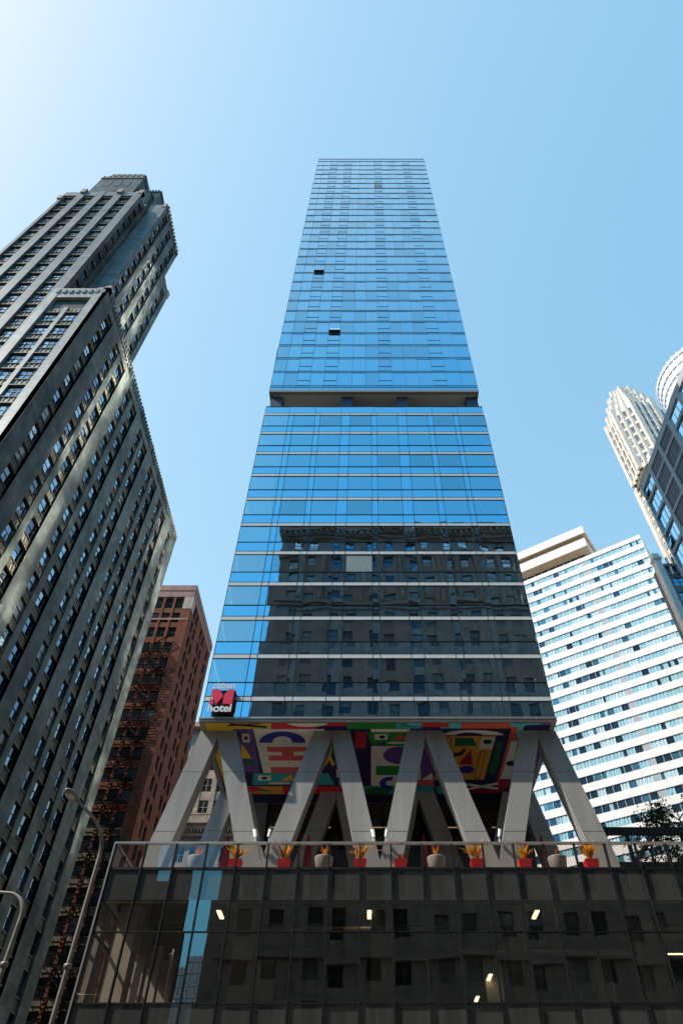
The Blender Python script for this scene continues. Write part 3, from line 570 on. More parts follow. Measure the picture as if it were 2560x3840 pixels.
# ------------------------------------------------------------------ the hotel tower
TX0, TX1, TY, TB = -9.58, 10.64, 34.0, 70.0
ZS = 22.1
tower = thing('hotel_tower', 'tall blue mirror-glass hotel tower standing on grey slanted columns above the podium', 'tower', (0.53, 52, 13.35))
F = face_front(TY)
BANDS = [23.59 + 3.012 * k for k in range(11)]
UX = [(-9.58, -7.31), (-6.84, -4.89), (-4.43, -2.48), (-1.68, 0.27), (0.75, 2.65), (3.47, 5.41), (5.88, 7.78), (8.21, 10.64)]
edges = sorted({e for q in UX for e in q})
glass_items = []
def add_pane(lst, a0, a1, z0, z1, mat, tilt, fr=None, d=0.0):
    mb = MB()
    pane(mb, F, a0, a1, z0, z1, d, mat, tilt)
    lst.append((mb, [F(a0, 0, z0), F(a1, 0, z0), F(a1, 0, z1), F(a0, 0, z1)]))
spand = []
for k, zb in enumerate(BANDS):
    b = MB(); b.fbox(F, TX0, TX1, -0.10, 0.035, zb - 0.15, zb + 0.14, M['band'])
    for e in edges[1:-1]:
        b.fbox(F, e - 0.02, e + 0.02, 0.030, 0.040, zb - 0.15, zb + 0.14, M['seam'])
    b.build('floor_band', tower)
    top = zb - 0.15
    zlow = BANDS[k - 1] + 0.14 if k else 22.36
    zw = top - 1.74 if k else zlow
    # window sheets, blind sheets, and the opaque strip under the windows
    for i in range(len(edges) - 1):
        a0, a1 = edges[i], edges[i + 1]
        if k:
            win = any(abs(a0 - u[0]) < 1e-6 for u in UX)
            if win:
                frosted = (k == 4 and i == 6)
                add_pane(glass_items, a0, a1, zw, top, M['frost'] if frosted else (M['hotel_glass'] if R.random() < .7 else M['hotel_glass_b']), 0.005)
            else:
                add_pane(spand, a0, a1, zw, top, M['hotel_spandrel'], 0.004)
            add_pane(spand, a0, a1, zlow, zw, M['hotel_spandrel'], 0.004)
        else:
            add_pane(spand, a0, a1, zlow, top, M['hotel_spandrel'], 0.004)
# parapet strip above the topmost band
pe = [-9.58, -7.3, -4.9, -2.5, 0.5, 3.5, 5.9, 8.2, 10.64]
for i in range(8):
    add_pane(spand, pe[i], pe[i + 1], BANDS[10] + 0.14, 55.0, M['hotel_spandrel'], 0.003)
many(tower, glass_items, 'window', 'upper_windows')
many(tower, spand, 'spandrel_panel', 'spandrel_glazing')
fr = MB()
for e in edges:
    fr.fbox(F, e - 0.015, e + 0.015, 0.0, 0.04, 22.36, 53.5, M['mullion'])
for e in pe[1:-1]:
    fr.fbox(F, e - 0.02, e + 0.02, 0.0, 0.03, 53.9, 55.0, M['blue_mullion'])
for k, zb in enumerate(BANDS):
    for z, h in ((zb - 0.17, 0.03), (zb + 0.155, 0.03)) + (((zb - 1.89, 0.025),) if k else ()):
        fr.fbox(F, TX0, TX1, 0.0, 0.045, z - h / 2, z + h / 2, M['mullion'])
fr.fbox(F, TX0, TX1, -0.2, 0.03, 54.97, 55.05, M['mullion'])
fr.build('curtain_wall_frame', tower)
# rooms behind the hotel glass
for k in range(1, 11):
    z1 = BANDS[k] - 0.15; z0 = BANDS[k - 1] + 0.14
    rm = MB()
    rm.box(TX0 + .05, TX1 - .05, TY + .15, TY + 5, z1 + .02, z1 + .24, M['room'])
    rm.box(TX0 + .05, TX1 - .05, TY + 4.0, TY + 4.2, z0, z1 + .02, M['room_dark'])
    for i in range(1, 8):
        c = (UX[i - 1][1] + UX[i][0]) / 2
        rm.box(c - .12, c + .12, TY + .2, TY + 4.0, z0, z1 + .02, M['room'])
    for i, u in enumerate(UX):
        if R.random() < 0.55:
            s = R.choice((0, 1)); wd = R.uniform(.15, .4)
            x0 = u[0] + .05 if s == 0 else u[1] - .05 - wd
            for j in range(5):
                rm.box(x0 + j * wd / 5, x0 + (j + .8) * wd / 5, TY + .25 + .04 * (j % 2), TY + .33 + .04 * (j % 2), z0 + .3, z1 - .05, M['curtain'])
        if 0 < i < 7 and R.random() < 0.75:
            xx = u[0] + .5 if i % 2 else u[1] - .5
            rm.ball((xx, TY + 1.0, z1 - 1.25), .32, M['globe'], 12, 7)
    rm.build('room_interior', tower)
# residences: 29 storeys
H2 = 2.832; ZU = 58.5
MX = [-9.58, -8.36, -7.07, -5.76, -4.41, -3.12, -1.61, -0.27, 1.05, 2.37, 3.67, 5.0, 6.42, 7.77, 9.20, 10.64]
OPER = (2, 4, 8, 12)
res = []; slabg = []; vents = []
for k in range(29):
    z0 = ZU + k * H2; z1 = z0 + H2
    for i in range(15):
        a0, a1 = MX[i], MX[i + 1]
        m = RG()
        if (k, i) in ((23, 8),): m = M['frost']
        if (k, i) in ((16, 10),): m = M['resi_dark']
        is_open = (k, i) in ((10, 2), (4, 4))
        zs0 = z0 + 0.30
        if i in OPER:
            zm = zs0 + 0.95
            add_pane(res, a0, a1, zm, z1, m, 0.005)
            if is_open:
                mb = MB()
                mb.hexa([F(a0 + .03, .34, zs0 + .03), F(a1 - .03, .34, zs0 + .03), F(a1 - .03, .30, zs0 + .03), F(a0 + .03, .30, zs0 + .03),
                         F(a0 + .03, .04, zm), F(a1 - .03, .04, zm), F(a1 - .03, .0, zm), F(a0 + .03, .0, zm)], M['resi_dark'])
                for q in (a0 + .03, a1 - .07):
                    mb.hexa([F(q, .335, zs0 + .03), F(q + .04, .335, zs0 + .03), F(q + .04, .01, zs0 + .03), F(q, .01, zs0 + .03),
                             F(q, .035, zm), F(q + .04, .035, zm), F(q + .04, .01, zm), F(q, .01, zm)], M['black'])
                mb.fbox(F, a0 + .03, a1 - .03, 0.0, .345, zs0, zs0 + .03, M['black'])
                vents.append((mb, [F(a0, 0, zs0), F(a1, 0, zs0), F(a1, 0, zm), F(a0, 0, zm)]))
            else:
                mb = MB()
                pane(mb, F, a0, a1, zs0, zm, 0.012, m, 0.003)
                mb.fbox(F, a0 + .02, a1 - .02, 0.014, 0.045, zm - .03, zm + .02, M['blue_mullion'])
                mb.fbox(F, a0 + .02, a1 - .02, 0.014, 0.045, zs0, zs0 + .04, M['blue_mullion'])
                vents.append((mb, [F(a0, 0, zs0), F(a1, 0, zs0), F(a1, 0, zm), F(a0, 0, zm)]))
        else:
            add_pane(res, a0, a1, zs0, z1, m, 0.005)
    mb = MB()
    for i in range(15):
        pane(mb, F, MX[i], MX[i + 1], z0, z0 + 0.30, 0.0, M['resi_dark'], 0.003)
    mb.build('slab_edge', tower)
    it = MB()
    it.box(TX0 + .06, TX1 - .06, TY + .12, TB - .5, z0 + .03, z0 + .25, M['room'])
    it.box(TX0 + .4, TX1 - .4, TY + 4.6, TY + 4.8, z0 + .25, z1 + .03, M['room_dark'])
    for c in (-5.76, -0.27, 2.37, 6.42):
        if R.random() < 0.8:
            it.box(c - .08, c + .08, TY + .3, TY + 4.6, z0 + .25, z1 + .03, M['room'])
    for i in range(15):
        if R.random() < 0.16:
            it.box(MX[i] + .08, MX[i + 1] - .08, TY + .3, TY + .34, z1 - R.uniform(.5, 2.2), z1 + .03, M['curtain'])
    it.build('room_interior', tower)
mb = MB(); mb2 = MB()
zt = ZU + 29 * H2
for i in range(15):
    pane(mb, F, MX[i], MX[i + 1], zt, 142.57, 0.0, M['resi_dark'], 0.002)
    pane(mb2, F, MX[i], MX[i + 1], 57.98, ZU, 0.0, M['resi_dark'], 0.002)
mb.build('parapet_glazing', tower)
mb2.build('skirt_glazing', tower)
many(tower, res, 'window', 'upper_windows')
many(tower, vents, 'vent_window', 'upper_vents')
fr = MB()
for e in MX:
    fr.fbox(F, e - .018, e + .018, 0.0, 0.04, 57.98, 142.57, M['blue_mullion'])
for k in range(30):
    z = ZU + k * H2
    fr.fbox(F, TX0, TX1, 0, 0.035, z - .016, z + .016, M['blue_mullion'])
    fr.fbox(F, TX0, TX1, 0, 0.035, z + .288, z + .308, M['blue_mullion'])
fr.fbox(F, TX0, TX1, -.3, 0.05, 142.52, 142.68, M['blue_mullion'])
fr.build('curtain_wall_frame', tower)
# side walls, back, roofs
sd = MB()
for x, s in ((TX0, -1), (TX1, 1)):
    for z0, z1 in ((22.36, 54.95), (57.98, 142.5)):
        ys = [(TY + 1.2 * q, TY + 1.2 * q + 1.18, 1) for q in range(3)] + [(37.6 + 1.205 * q, 37.6 + 1.205 * q + 1.19, 0) for q in range(19)] + [(60.5 + 1.19 * q, 60.5 + 1.19 * q + 1.17, 1) for q in range(8)]
        n = int((z1 - z0) / 2.83)
        for y0, y1, g in ys:
            for q in range(n):
                za = z0 + (z1 - z0) * q / n; zb = z0 + (z1 - z0) * (q + 1) / n - .02
                if s < 0 and z0 > 50:
                    # added unseen mirror panels, aimed to throw sunlight onto the art deco tower
                    nat = math.atan2(-SUN.y, -SUN.x)
                    y = (y0 + y1) / 2
                    yt = R.uniform(41.8, 46.2) if y < 48 else R.uniform(69.5, 77.5)
                    yaw = (math.atan2(yt - y, 22.4) - nat) / 2 + R.gauss(0, .012) if not (y < 37.6 or y > 60.5) else R.gauss(0, .02)
                    dx = (y1 - y0) * math.tan(yaw); w2 = R.uniform(-.06, .06); lo = max(0, dx)
                    sd.face([(x - lo, y0, za), (x - lo + dx, y1, za), (x - lo + dx + w2, y1, zb), (x - lo + w2, y0, zb)], M['side_sun_mirror'] if R.random() < .86 else M['side_dark'])
                elif g:
                    w1, w2 = R.uniform(-.03, .03), R.uniform(-.07, .07)
                    sd.face([(x, y0, za), (x + w1, y1, za), (x + w1 + w2, y1, zb), (x + w2, y0, zb)], M['hotel_glass_b'] if y1 < 38 else M['side_dark'])
                else:
                    sd.face([(x, y0, za), (x, y1, za), (x, y1, zb), (x, y0, zb)], M['side_dark'])
sd.build('side_wall', tower)
bk = MB()
for z0, z1 in ((22.36, 54.95), (57.98, 142.5)):
    bk.box(TX0 + .1, TX1 - .1, TB - .3, TB, z0, z1, M['slab_panel'])
bk.build('back_wall', tower)
rf = MB(); rf.box(TX0 + .05, TX1 - .05, TY + .1, TB - .32, 142.0, 142.4, M['slab_panel'])
rf.box(TX0 + .05, TX1 - .05, TY + .25, TB - .32, 54.3, 54.6, M['slab_panel'])
rf.build('roof', tower)
# open sky floor between the two glass blocks
gp = MB()
gp.box(TX0 - .02, TX1 + .02, TY - .04, TB - .35, 57.62, 57.95, M['fascia'])
gp.box(TX0 + .3, TX1 - .3, TY + .3, TB - .6, 57.56, 57.62, M['soffit'])
gp.build('sky_floor_soffit', tower)
for a0, a1 in ((-9.4, -8.3), (-2.57, -1.5), (2.73, 3.8), (9.4, 10.5)):
    c = MB(); c.box(a0, a1, 34.5, 35.9, 54.6, 57.56, M['post']); c.build('sky_floor_column', tower)
pg = MB(); pg.box(-7, 8, 41, 68, 54.6, 57.56, M['resi_dark']); pg.build('sky_floor_room', tower)
# belly of the tower with the mural
fa = MB()
fa.box(TX0 - .05, TX1 + .05, TY - .06, TB, ZS + .01, 22.34, M['fascia'])
fa.box(TX0 - .06, TX1 + .06, TY - .10, TY - .06, ZS + .15, 22.36, M['rail'])
fa.build('belly_fascia', tower)
mu = MB()
mu.box(TX0 + .25, TX1 - .25, TY + .12, 44, ZS - .004, ZS + .008, P['navy'])
for cname, lv, pts in MURAL:
    q = [(min(max(x, TX0 + .27), TX1 - .27), max(y, TY + .14), ZS - .004 - .005 * lv) for x, y in pts]
    mu.face(q, P[cname])
mu.build('soffit_mural', tower)
# slanted columns
AX = [-8.63, -2.09, 3.24, 9.74]
VX = [-5.36, 0.575, 6.49]
def leg_poly(xa, xv, s):
    """s=+1: leg leaning to the right of the apex xa, down to the valley xv"""
    zn, zv, zb = 21.7, 14.96, 13.3
    k = (xv - (xa + s * 1.02)) / (ZS - zv)
    xl = xa + k * (zn - zb)
    return [(xa, ZS), (xa + s * 1.02, ZS), (xv, zv), (xv, zb), (xl, zb), (xa, zn)]
def legs_at(y):
    specs = []
    for i, xa in enumerate(AX):
        specs.append((xa, VX[i] if i < 3 else AX[3] + 2.67, 1))
        specs.append((xa, VX[i - 1] if i else AX[0] - 2.67, -1))
    for xa, xv, s in specs:
        mb = MB()
        poly = leg_poly(xa, xv, s)
        mb.prism(poly, lambda p, t: (p[0], t, p[1]), y, y + 1.0, M['leg'])
        zn, zv, zb = 21.7, 14.96, 13.3
        k = (xv - (xa + s * 1.02)) / (ZS - zv)
        for zj in (19.6, 16.4):
            xi = xa + k * (zn - zj); xo = xa + s * 1.02 + k * (ZS - zj)
            x0, x1 = min(xi, xo), max(xi, xo)
            mb.box(x0 + .01, x1 - .01, y - .004, y + .02, zj - .012, zj + .012, M['seam'])
        xm = xa + s * .012
        mb.box(min(xa + s * .002, xm), max(xa + s * .002, xm), y - .005, y + .02, zn, ZS - .01, M['seam'])
        mb.build('slanted_column', tower)
legs_at(34.93)
legs_at(42.4)
# recessed lobby between the columns
lb = MB()
Fl = face_front(44.0)
for i in range(9):
    a0 = -6.6 + i * 1.9
    pane(lb, Fl, a0, a0 + 1.84, 13.4, ZS - .1, 0, M['lobby_glass'], .003)
lb.build('lobby_glass_wall', tower)
lf = MB()
for i in range(10):
    a0 = -6.63 + i * 1.9
    lf.fbox(Fl, a0 - .03, a0 + .03, -.1, .05, 13.36, ZS - .02, M['black'])
for z in (15.8, 19.0):
    lf.fbox(Fl, -6.6, 10.4, -.06, .04, z - .03, z + .03, M['black'])
lf.build('lobby_frame', tower)
lw = MB()
lw.box(-6.6, 10.4, 52, 52.3, 13.4, ZS - .02, M['room_dark'])
lw.box(-6.7, -6.5, 44.1, 69, 13.4, ZS - .02, M['fascia'])
lw.box(10.3, 10.5, 44.1, 69, 13.4, ZS - .02, M['fascia'])
lw.box(-6.5, 10.3, 44.15, 52, ZS - .08, ZS - .03, M['room_dark'])
lw.build('lobby_wall', tower)
for z, y, spans in ((20.9, 45.0, ((-7.1 + .6, -5.6), (-3.5, -2.5), (0.2, 1.8), (5.2, 6.2), (8.2, 9.0))), (19.6, 45.4, ((-3.7, -2.7), (0.6, 1.2)))):
    for a0, a1 in spans:
        t = MB(); t.box(a0, a1, y, y + .06, z, z + .05, M['lamp_tube']); t.build('lobby_lamp', tower)

# ------------------------------------------------------------------ sign on the corner of the hotel
sign = thing('hotel_sign', "red and white hotel sign with big letter M low on the tower's left corner", 'sign', (-8.45, 33.9, 22.5))
sp = MB()
fy = lambda p, t: (p[0], t, p[1])
sp.prism([(-9.0, 23.9), (-7.74, 23.9), (-7.74, 22.95), (-7.84, 22.5), (-8.95, 22.5), (-9.0, 23.3)], fy, 33.62, 33.93, M['black'])  # black block behind the letters, set slightly right and down
sp.build('black_block', sign)
lg = MB()
for poly in ([(-9.11, 23.9), (-8.64, 23.9), (-8.40, 23.45), (-8.71, 22.96), (-9.10, 23.53)], [(-9.11, 23.40), (-8.83, 22.95), (-9.11, 22.95)], [(-8.12, 23.9), (-7.80, 23.9), (-7.80, 22.95), (-8.34, 22.95), (-8.36, 23.54)]):
    lg.prism(poly, fy, 33.50, 33.62, M['sign_red'])
lg.build('letter', sign)
def lettering(txt, x0, x1, z0, z1, y, depth, mat, parent, name, bold=0.03, shear=0.0):
    cu = bpy.data.curves.new("lettering", 'FONT'); cu.body = txt; cu.size = 1; cu.extrude = depth / 2; cu.offset = bold; cu.shear = shear
    cu.space_character = 0.95
    o = bpy.data.objects.new("lettering", cu); col.objects.link(o)
    dg = bpy.context.evaluated_depsgraph_get()
    me = bpy.data.meshes.new_from_object(o.evaluated_get(dg))
    bpy.data.objects.remove(o)
    xs = [v.co.x for v in me.vertices]; ys = [v.co.y for v in me.vertices]
    sx = (x1 - x0) / (max(xs) - min(xs)); sy = (z1 - z0) / (max(ys) - min(ys))
    L = parent.location
    for v in me.vertices:
        X = x0 + (v.co.x - min(xs)) * sx; Z = z0 + (v.co.y - min(ys)) * sy
        v.co = (X - L.x, y + (-v.co.z) - L.y, Z - L.z)
    me.materials.clear(); me.materials.append(mat)
    ob = bpy.data.objects.new(name, me); col.objects.link(ob); ob.parent = parent
    return ob
lettering("citizen", -9.08, -7.80, 23.94, 24.34, 33.50, .05, M['sign_white'], sign, 'word', bold=.012)
lettering("hotel", -9.13, -7.80, 22.42, 22.91, 33.50, .05, M['sign_white'], sign, 'word', bold=.02)

# ------------------------------------------------------------------ podium
PX0, PX1, PY = -11.48, 26.0, 31.5
pod = thing('podium_building', 'long dark glass podium under the hotel tower with a glass balustrade around its terrace', 'building', (7, 45, 0))
F = face_front(PY)
NB = 27; BW = (PX1 - PX0) / NB
rows = [(13.36, 14.36, 'clear_glass'), (12.05, 13.26, 'podium_spandrel'), (10.83, 12.05, 'podium_glass'), (8.38, 10.83, 'podium_glass'), (4.2, 8.38, 'podium_spandrel'), (0.5, 4.2, 'podium_glass')]
its = []
for i in range(NB):
    for z0, z1, g in rows:
        mb = MB(); a0 = PX0 + i * BW; a1 = a0 + BW
        pane(mb, F, a0, a1, z0, z1, 0, M[g], 0.005)
        its.append((mb, [F(a0, 0, z0), F(a1, 0, z0), F(a1, 0, z1), F(a0, 0, z1)]))
Fs = face_left(PX0)
for i in range(20):
    for z0, z1, g in rows:
        mb = MB(); a0 = PY + i * BW; a1 = a0 + BW
        pane(mb, Fs, a0, a1, z0, z1, 0, M['podium_spandrel' if g == 'podium_spandrel' else 'clear_glass'], 0.004)
        its.append((mb, [Fs(a0, 0, z0), Fs(a1, 0, z0), Fs(a1, 0, z1), Fs(a0, 0, z1)]))
many(pod, its, 'glass_pane', 'further_panes')
fr = MB()
for i in range(NB + 1):
    e = PX0 + i * BW
    fr.fbox(F, e - .028, e + .028, -.12, .10, 0.3, 14.36, M['mullion'])
for i in range(1, 21):
    e = PY + i * BW
    fr.fbox(Fs, e - .028, e + .028, -.12, .05, 0.3, 14.36, M['mullion'])
for z, h in ((13.31, .10), (10.83, .035), (8.38, .05), (4.2, .06)):
    fr.fbox(F, PX0, PX1, -.10, .06, z - h / 2, z + h / 2, M['mullion'])
    fr.fbox(Fs, PY + .12, PY + 28, -.10, .04, z - h / 2, z + h / 2, M['mullion'])
fr.build('curtain_wall_frame', pod)
rl = MB()
rl.fbox(F, PX0 - .06, PX1, -.07, .11, 14.36, 14.44, M['rail'])
rl.fbox(Fs, PY + .08, PY + 28, -.07, .07, 14.36, 14.44, M['rail'])
rl.build('top_rail', pod)
cl = MB(); cl.box(PX0 - .07, PX0 + .0, PY - .115, PY - .03, .3, 14.36, M['rail']); cl.build('corner_trim', pod)
tf = MB(); tf.box(PX0 + .12, PX1, PY + .14, 80, 13.10, 13.35, M['terrace']); tf.build('terrace_floor', pod)
sb = MB()
sb.box(PX0 + .12, PX1, PY + .18, PY + .40, 12.05, 13.09, M['shadow_box'])
sb.box(PX0 + .12, PX0 + .4, PY + .42, 60, 12.05, 13.09, M['slab_panel'])
sb.box(PX0 + .4, PX1, PY + .41, 60, 12.35, 12.6, M['concrete_dark'])
sb.box(PX0 + .12, PX1, PY + .18, PY + .40, 4.4, 8.25, M['shadow_box'])
sb.box(PX0 + .12, PX1, PY + .41, 60, 8.0, 8.26, M['concrete_dark'])
sb.build('floor_slab', pod)
iw = MB(); iw.box(PX0 + .5, PX1, 49, 49.2, 8.27, 12.34, M['concrete_dark']); iw.build('inner_wall', pod)
for x in (-10.6, -5.36, 0.575, 6.49, 12.2, 18.5):
    for y in (33.0, 41.0):
        c = MB(); c.box(x - .45, x + .45, y, y + .9, 8.27, 12.34, M['concrete']); c.build('inner_column', pod)
for y in (36.0, 38.6):
    c = MB(); c.box(-10.9, -10.3, y, y + .5, 8.27, 12.34, M['concrete']); c.build('inner_column', pod)
bm = MB(); bm.box(-10.95, -10.65, 33.9, 41.0, 11.2, 11.6, M['concrete']); bm.build('inner_beam', pod)
pp = MB()
pp.tube([(-5.4, 33.6, 12.3), (-5.4, 33.5, 11.75), (-5.25, 33.45, 11.55), (-4.9, 33.45, 11.5), (3.6, 33.45, 11.5)], .11, M['pipe'])
pp.build('ceiling_pipe', pod)
pp = MB()
pp.tube([(3.7, 35.2, 12.3), (3.7, 35.2, 11.3), (3.9, 35.2, 11.1), (12, 35.2, 11.1)], .10, M['pipe'])
pp.build('ceiling_pipe', pod)
pp = MB()
for y in (34.6, 37.5):
    pp.tube([(-9.5, y, 12.0), (24, y, 12.0)], .03, M['black'], 6)
for x in (-8, -3.5, 2, 8, 14):
    pp.tube([(x, 32.4, 12.05), (x, 45, 12.05)], .03, M['black'], 6)
pp.build('sprinkler_pipes', pod)
for x, y, z in ((-6.65, 32.9, 12.05), (0.04, 32.9, 12.05), (7.5, 32.9, 12.05), (6.2, 40.0, 11.4), (6.0, 44.2, 11.4)):
    t = MB(); t.box(x - .09, x + .09, y, y + 1.0, z, z + .05, M['lamp_warm']); t.box(x - .11, x + .11, y - .02, y + 1.02, z + .05, z + .09, M['white_paint'])
    t.build('ceiling_lamp', pod)
t = MB(); t.box(13.6, 15.4, 37, 37.08, 11.5, 11.55, M['lamp_warm']); t.build('ceiling_lamp', pod)
# ------------------------------------------------------------------ building materials
M['terracotta'] = stone("dark_green_terracotta", (0.125, 0.135, 0.11), var=0.22, scale=0.35, rough=0.42, blocks=(1.1, 0.8, 0.03), mortar=0.6, bump=0.004, streak=0.3, spec=0.12, blockvar=0.28, dapple=(0.16, 0.55, 1.55))  # its light and dark patches imitate reflected sun on the right face
M['terra_front_lit'] = stone("sunlit_front_terracotta", (0.24, 0.24, 0.22), var=0.18, scale=0.35, rough=0.45, blocks=(1.1, 0.8, 0.03), mortar=0.65, bump=0.004, streak=0.25, spec=0.3, blockvar=0.2)  # lighter copy of the terracotta: sunlight on the front put into the colour
M['terra_wing_lit'] = stone("sunlit_wing_terracotta", (0.46, 0.43, 0.36), var=0.16, scale=0.35, rough=0.45, blocks=(1.1, 0.8, 0.03), mortar=0.7, bump=0.004, streak=0.22, spec=0.3, blockvar=0.15)  # lightest copy of the terracotta, painting in the sunlit wing front
M['deco_panel'] = stone("bronze_green_spandrel", (0.17, 0.15, 0.10), var=0.25, scale=1.6, rough=0.5, bump=0.03, streak=0.15)
M['deco_gold'] = stone("gilded_trim", (0.55, 0.40, 0.26), var=0.3, scale=2, rough=0.4, bump=0.03)
M['deco_dark'] = stone("polished_black_stone", (0.03, 0.03, 0.032), rough=0.3, blocks=(1.5, 0.8, 0.01), bump=0.002)
M['frame_dark'] = plain("dark_sash_frame", (0.02, 0.025, 0.03), 0.45)
M['frame_pale'] = plain("pale_sash_frame", (0.45, 0.42, 0.36), 0.5)
M['pane_dark'] = glazing("window_dark", (0.75, 0.85, 1), 2.0, base=(0.008, 0.01, 0.012), wave=0.02, wscale=0.9, add=0.08)
M['pane_blue'] = glazing("window_mirror", (0.55, 0.78, 1), 2.6, base=(0.015, 0.03, 0.05), wave=0.02, wscale=0.9, add=0.18)
M['pane_blind'] = glazing("window_blind", (0.8, 0.9, 1), 1.7, base=(0.30, 0.29, 0.25), wave=0.02, wscale=0.9)
M['brick'] = stone("red_brick", (0.25, 0.075, 0.038), var=0.2, scale=0.5, rough=0.85, blocks=(0.46, 0.17, 0.02), mortar=0.8, bump=0.006, streak=0.15, blockvar=0.3)
M['brick_cream'] = stone("cream_terracotta", (0.62, 0.50, 0.40), var=0.12, scale=1, rough=0.7, bump=0.01)
M['brick_pink'] = stone("pink_terracotta", (0.46, 0.25, 0.21), var=0.1, scale=1, rough=0.7, bump=0.01)
M['iron'] = plain("black_iron", (0.018, 0.016, 0.015), 0.9)
M['white_slab'] = stone("white_slab_panels", (0.86, 0.84, 0.81), var=0.04, scale=0.3, rough=0.55, blocks=(3.0, 20.0, 0.015), mortar=0.82, bump=0.002, streak=0.05, blockvar=0.02)
M['slab_under'] = plain("ochre_soffit", (0.62, 0.46, 0.30), 0.7)
M['drape'] = glazing("window_with_drape", (0.6, 0.85, 1), 1.7, base=(0.36, 0.60, 0.66), wave=0.01)
M['drape2'] = glazing("window_with_pale_drape", (0.6, 0.85, 1), 1.6, base=(0.55, 0.74, 0.76), wave=0.01)
M['night'] = glazing("window_navy", (0.5, 0.75, 1), 1.9, base=(0.02, 0.045, 0.075), wave=0.01)
M['teal_pane'] = glazing("window_teal", (0.5, 0.85, 1), 2.0, base=(0.05, 0.16, 0.22), wave=0.01, add=0.05)
M['grey_panel'] = plain("grey_panel", (0.36, 0.40, 0.43), 0.5)
M['white_metal'] = plain("white_mullion", (0.72, 0.73, 0.74), 0.4)
M['ivory'] = stone("ivory_terracotta", (0.74, 0.69, 0.60), var=0.10, scale=0.5, rough=0.6, blocks=(1.0, 0.5, 0.01), mortar=0.85, bump=0.008, streak=0.10, blockvar=0.05)
M['precast'] = stone("grey_precast", (0.55, 0.56, 0.58), var=0.05, scale=0.4, rough=0.6, bump=0.002, streak=0.06)
M['plum'] = stone("dark_plum_panel", (0.085, 0.078, 0.088), var=0.08, scale=0.4, rough=0.45, bump=0.002, streak=0.05)
M['grey_stone'] = stone("grey_limestone", (0.20, 0.20, 0.20), var=0.15, scale=0.6, rough=0.75, blocks=(0.9, 0.4, 0.02), mortar=0.7, bump=0.01)
M['buff'] = stone("buff_limestone", (0.27, 0.265, 0.235), var=0.12, scale=0.5, rough=0.8, blocks=(1.1, 0.55, 0.012), mortar=0.8, bump=0.006)
M['dark_stone'] = stone("sooty_limestone", (0.12, 0.11, 0.10), var=0.15, scale=0.5, rough=0.8, blocks=(1.1, 0.55, 0.012), mortar=0.8)
M['white_glass'] = glazing("pale_blue_window", (0.7, 0.9, 1), 2.0, base=(0.74, 0.79, 0.80), wave=0.004)
M['asphalt'] = plain("asphalt", (0.05, 0.05, 0.052), 0.9, var=0.25, scale=3)
M['paving'] = stone("pavement_slabs", (0.33, 0.32, 0.30), var=0.12, scale=1, blocks=(1.5, 1.5, 0.02), bump=0.002)
M['line'] = plain("road_paint", (0.75, 0.74, 0.68), 0.7)

deco_pane0 = pick((M['pane_blue'], 5), (M['pane_dark'], 3), (M['pane_blind'], 1.6))
M['pane_sky'] = glazing('window_sky_mirror', (0.75, 0.9, 1), 3.0, base=(0.02, 0.04, 0.07), wave=0.03, wscale=0.9, add=0.35)
deco_pane = pick((M['pane_sky'], 5), (M['pane_blue'], 3), (M['pane_dark'], 2), (M['pane_blind'], 1))

# ------------------------------------------------------------------ setting: ground, roads, pavements
g = MB(); g.face([(-3000, -3000, 0), (3000, -3000, 0), (3000, 3000, 0), (-3000, 3000, 0)], M['asphalt']); structure(g.build('ground'))
g = MB(); g.face([(-400, 3, .004), (400, 3, .004), (400, 24.5, .004), (-400, 24.5, .004)], M['asphalt'])
for x in range(-200, 200, 12):
    for y in (10.0, 17.0):
        g.face([(x, y, .008), (x + 4, y, .008), (x + 4, y + .14, .008), (x, y + .14, .008)], M['line'])
structure(g.build('road'))
g = MB()
g.box(-12.6, 200, 24.5, 31.4, -.2, .13, M['paving']); g.box(-200, -31, 24.5, 33.4, -.2, .13, M['paving'])
g.box(-200, 200, -7.6, 3, -.2, .13, M['paving'])
structure(g.build('pavement'))

# ------------------------------------------------------------------ art deco office tower on the left
deco = thing('art_deco_tower', 'dark green-grey stone art deco skyscraper rising in steps on the left behind the street lamps', 'building', (-45, 55, 0))
FH = 3.27
ROW = [77.9 - FH * k for k in range(24)]          # centres of the window rows, from the top
BX = -32.0
Ff, Fr = face_front(34.0), face_right(BX)
wl_ = MB()
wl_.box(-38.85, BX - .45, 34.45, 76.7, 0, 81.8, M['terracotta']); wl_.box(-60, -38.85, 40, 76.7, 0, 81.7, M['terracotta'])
wl_.box(-60, BX + .05, 33.9, 77, 0, 9.0, M['deco_dark'])
# piers of the right-hand face
COLS = [36.9]
for c in (42.15, 48.75, 55.2, 61.9, 68.1):
    COLS += [c - 1.3, c + 1.3]
COLS.append(73.8)
HW = 0.82
prev = 34.0
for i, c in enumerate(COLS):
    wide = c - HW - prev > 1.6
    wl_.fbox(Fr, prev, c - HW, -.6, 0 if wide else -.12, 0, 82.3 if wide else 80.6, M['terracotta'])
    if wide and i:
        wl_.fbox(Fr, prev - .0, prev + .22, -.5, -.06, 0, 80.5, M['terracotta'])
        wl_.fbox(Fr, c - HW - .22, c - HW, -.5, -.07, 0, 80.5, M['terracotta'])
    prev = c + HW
wl_.fbox(Fr, prev, 77.0, -.6, 0, 0, 82.3, M['terracotta'])
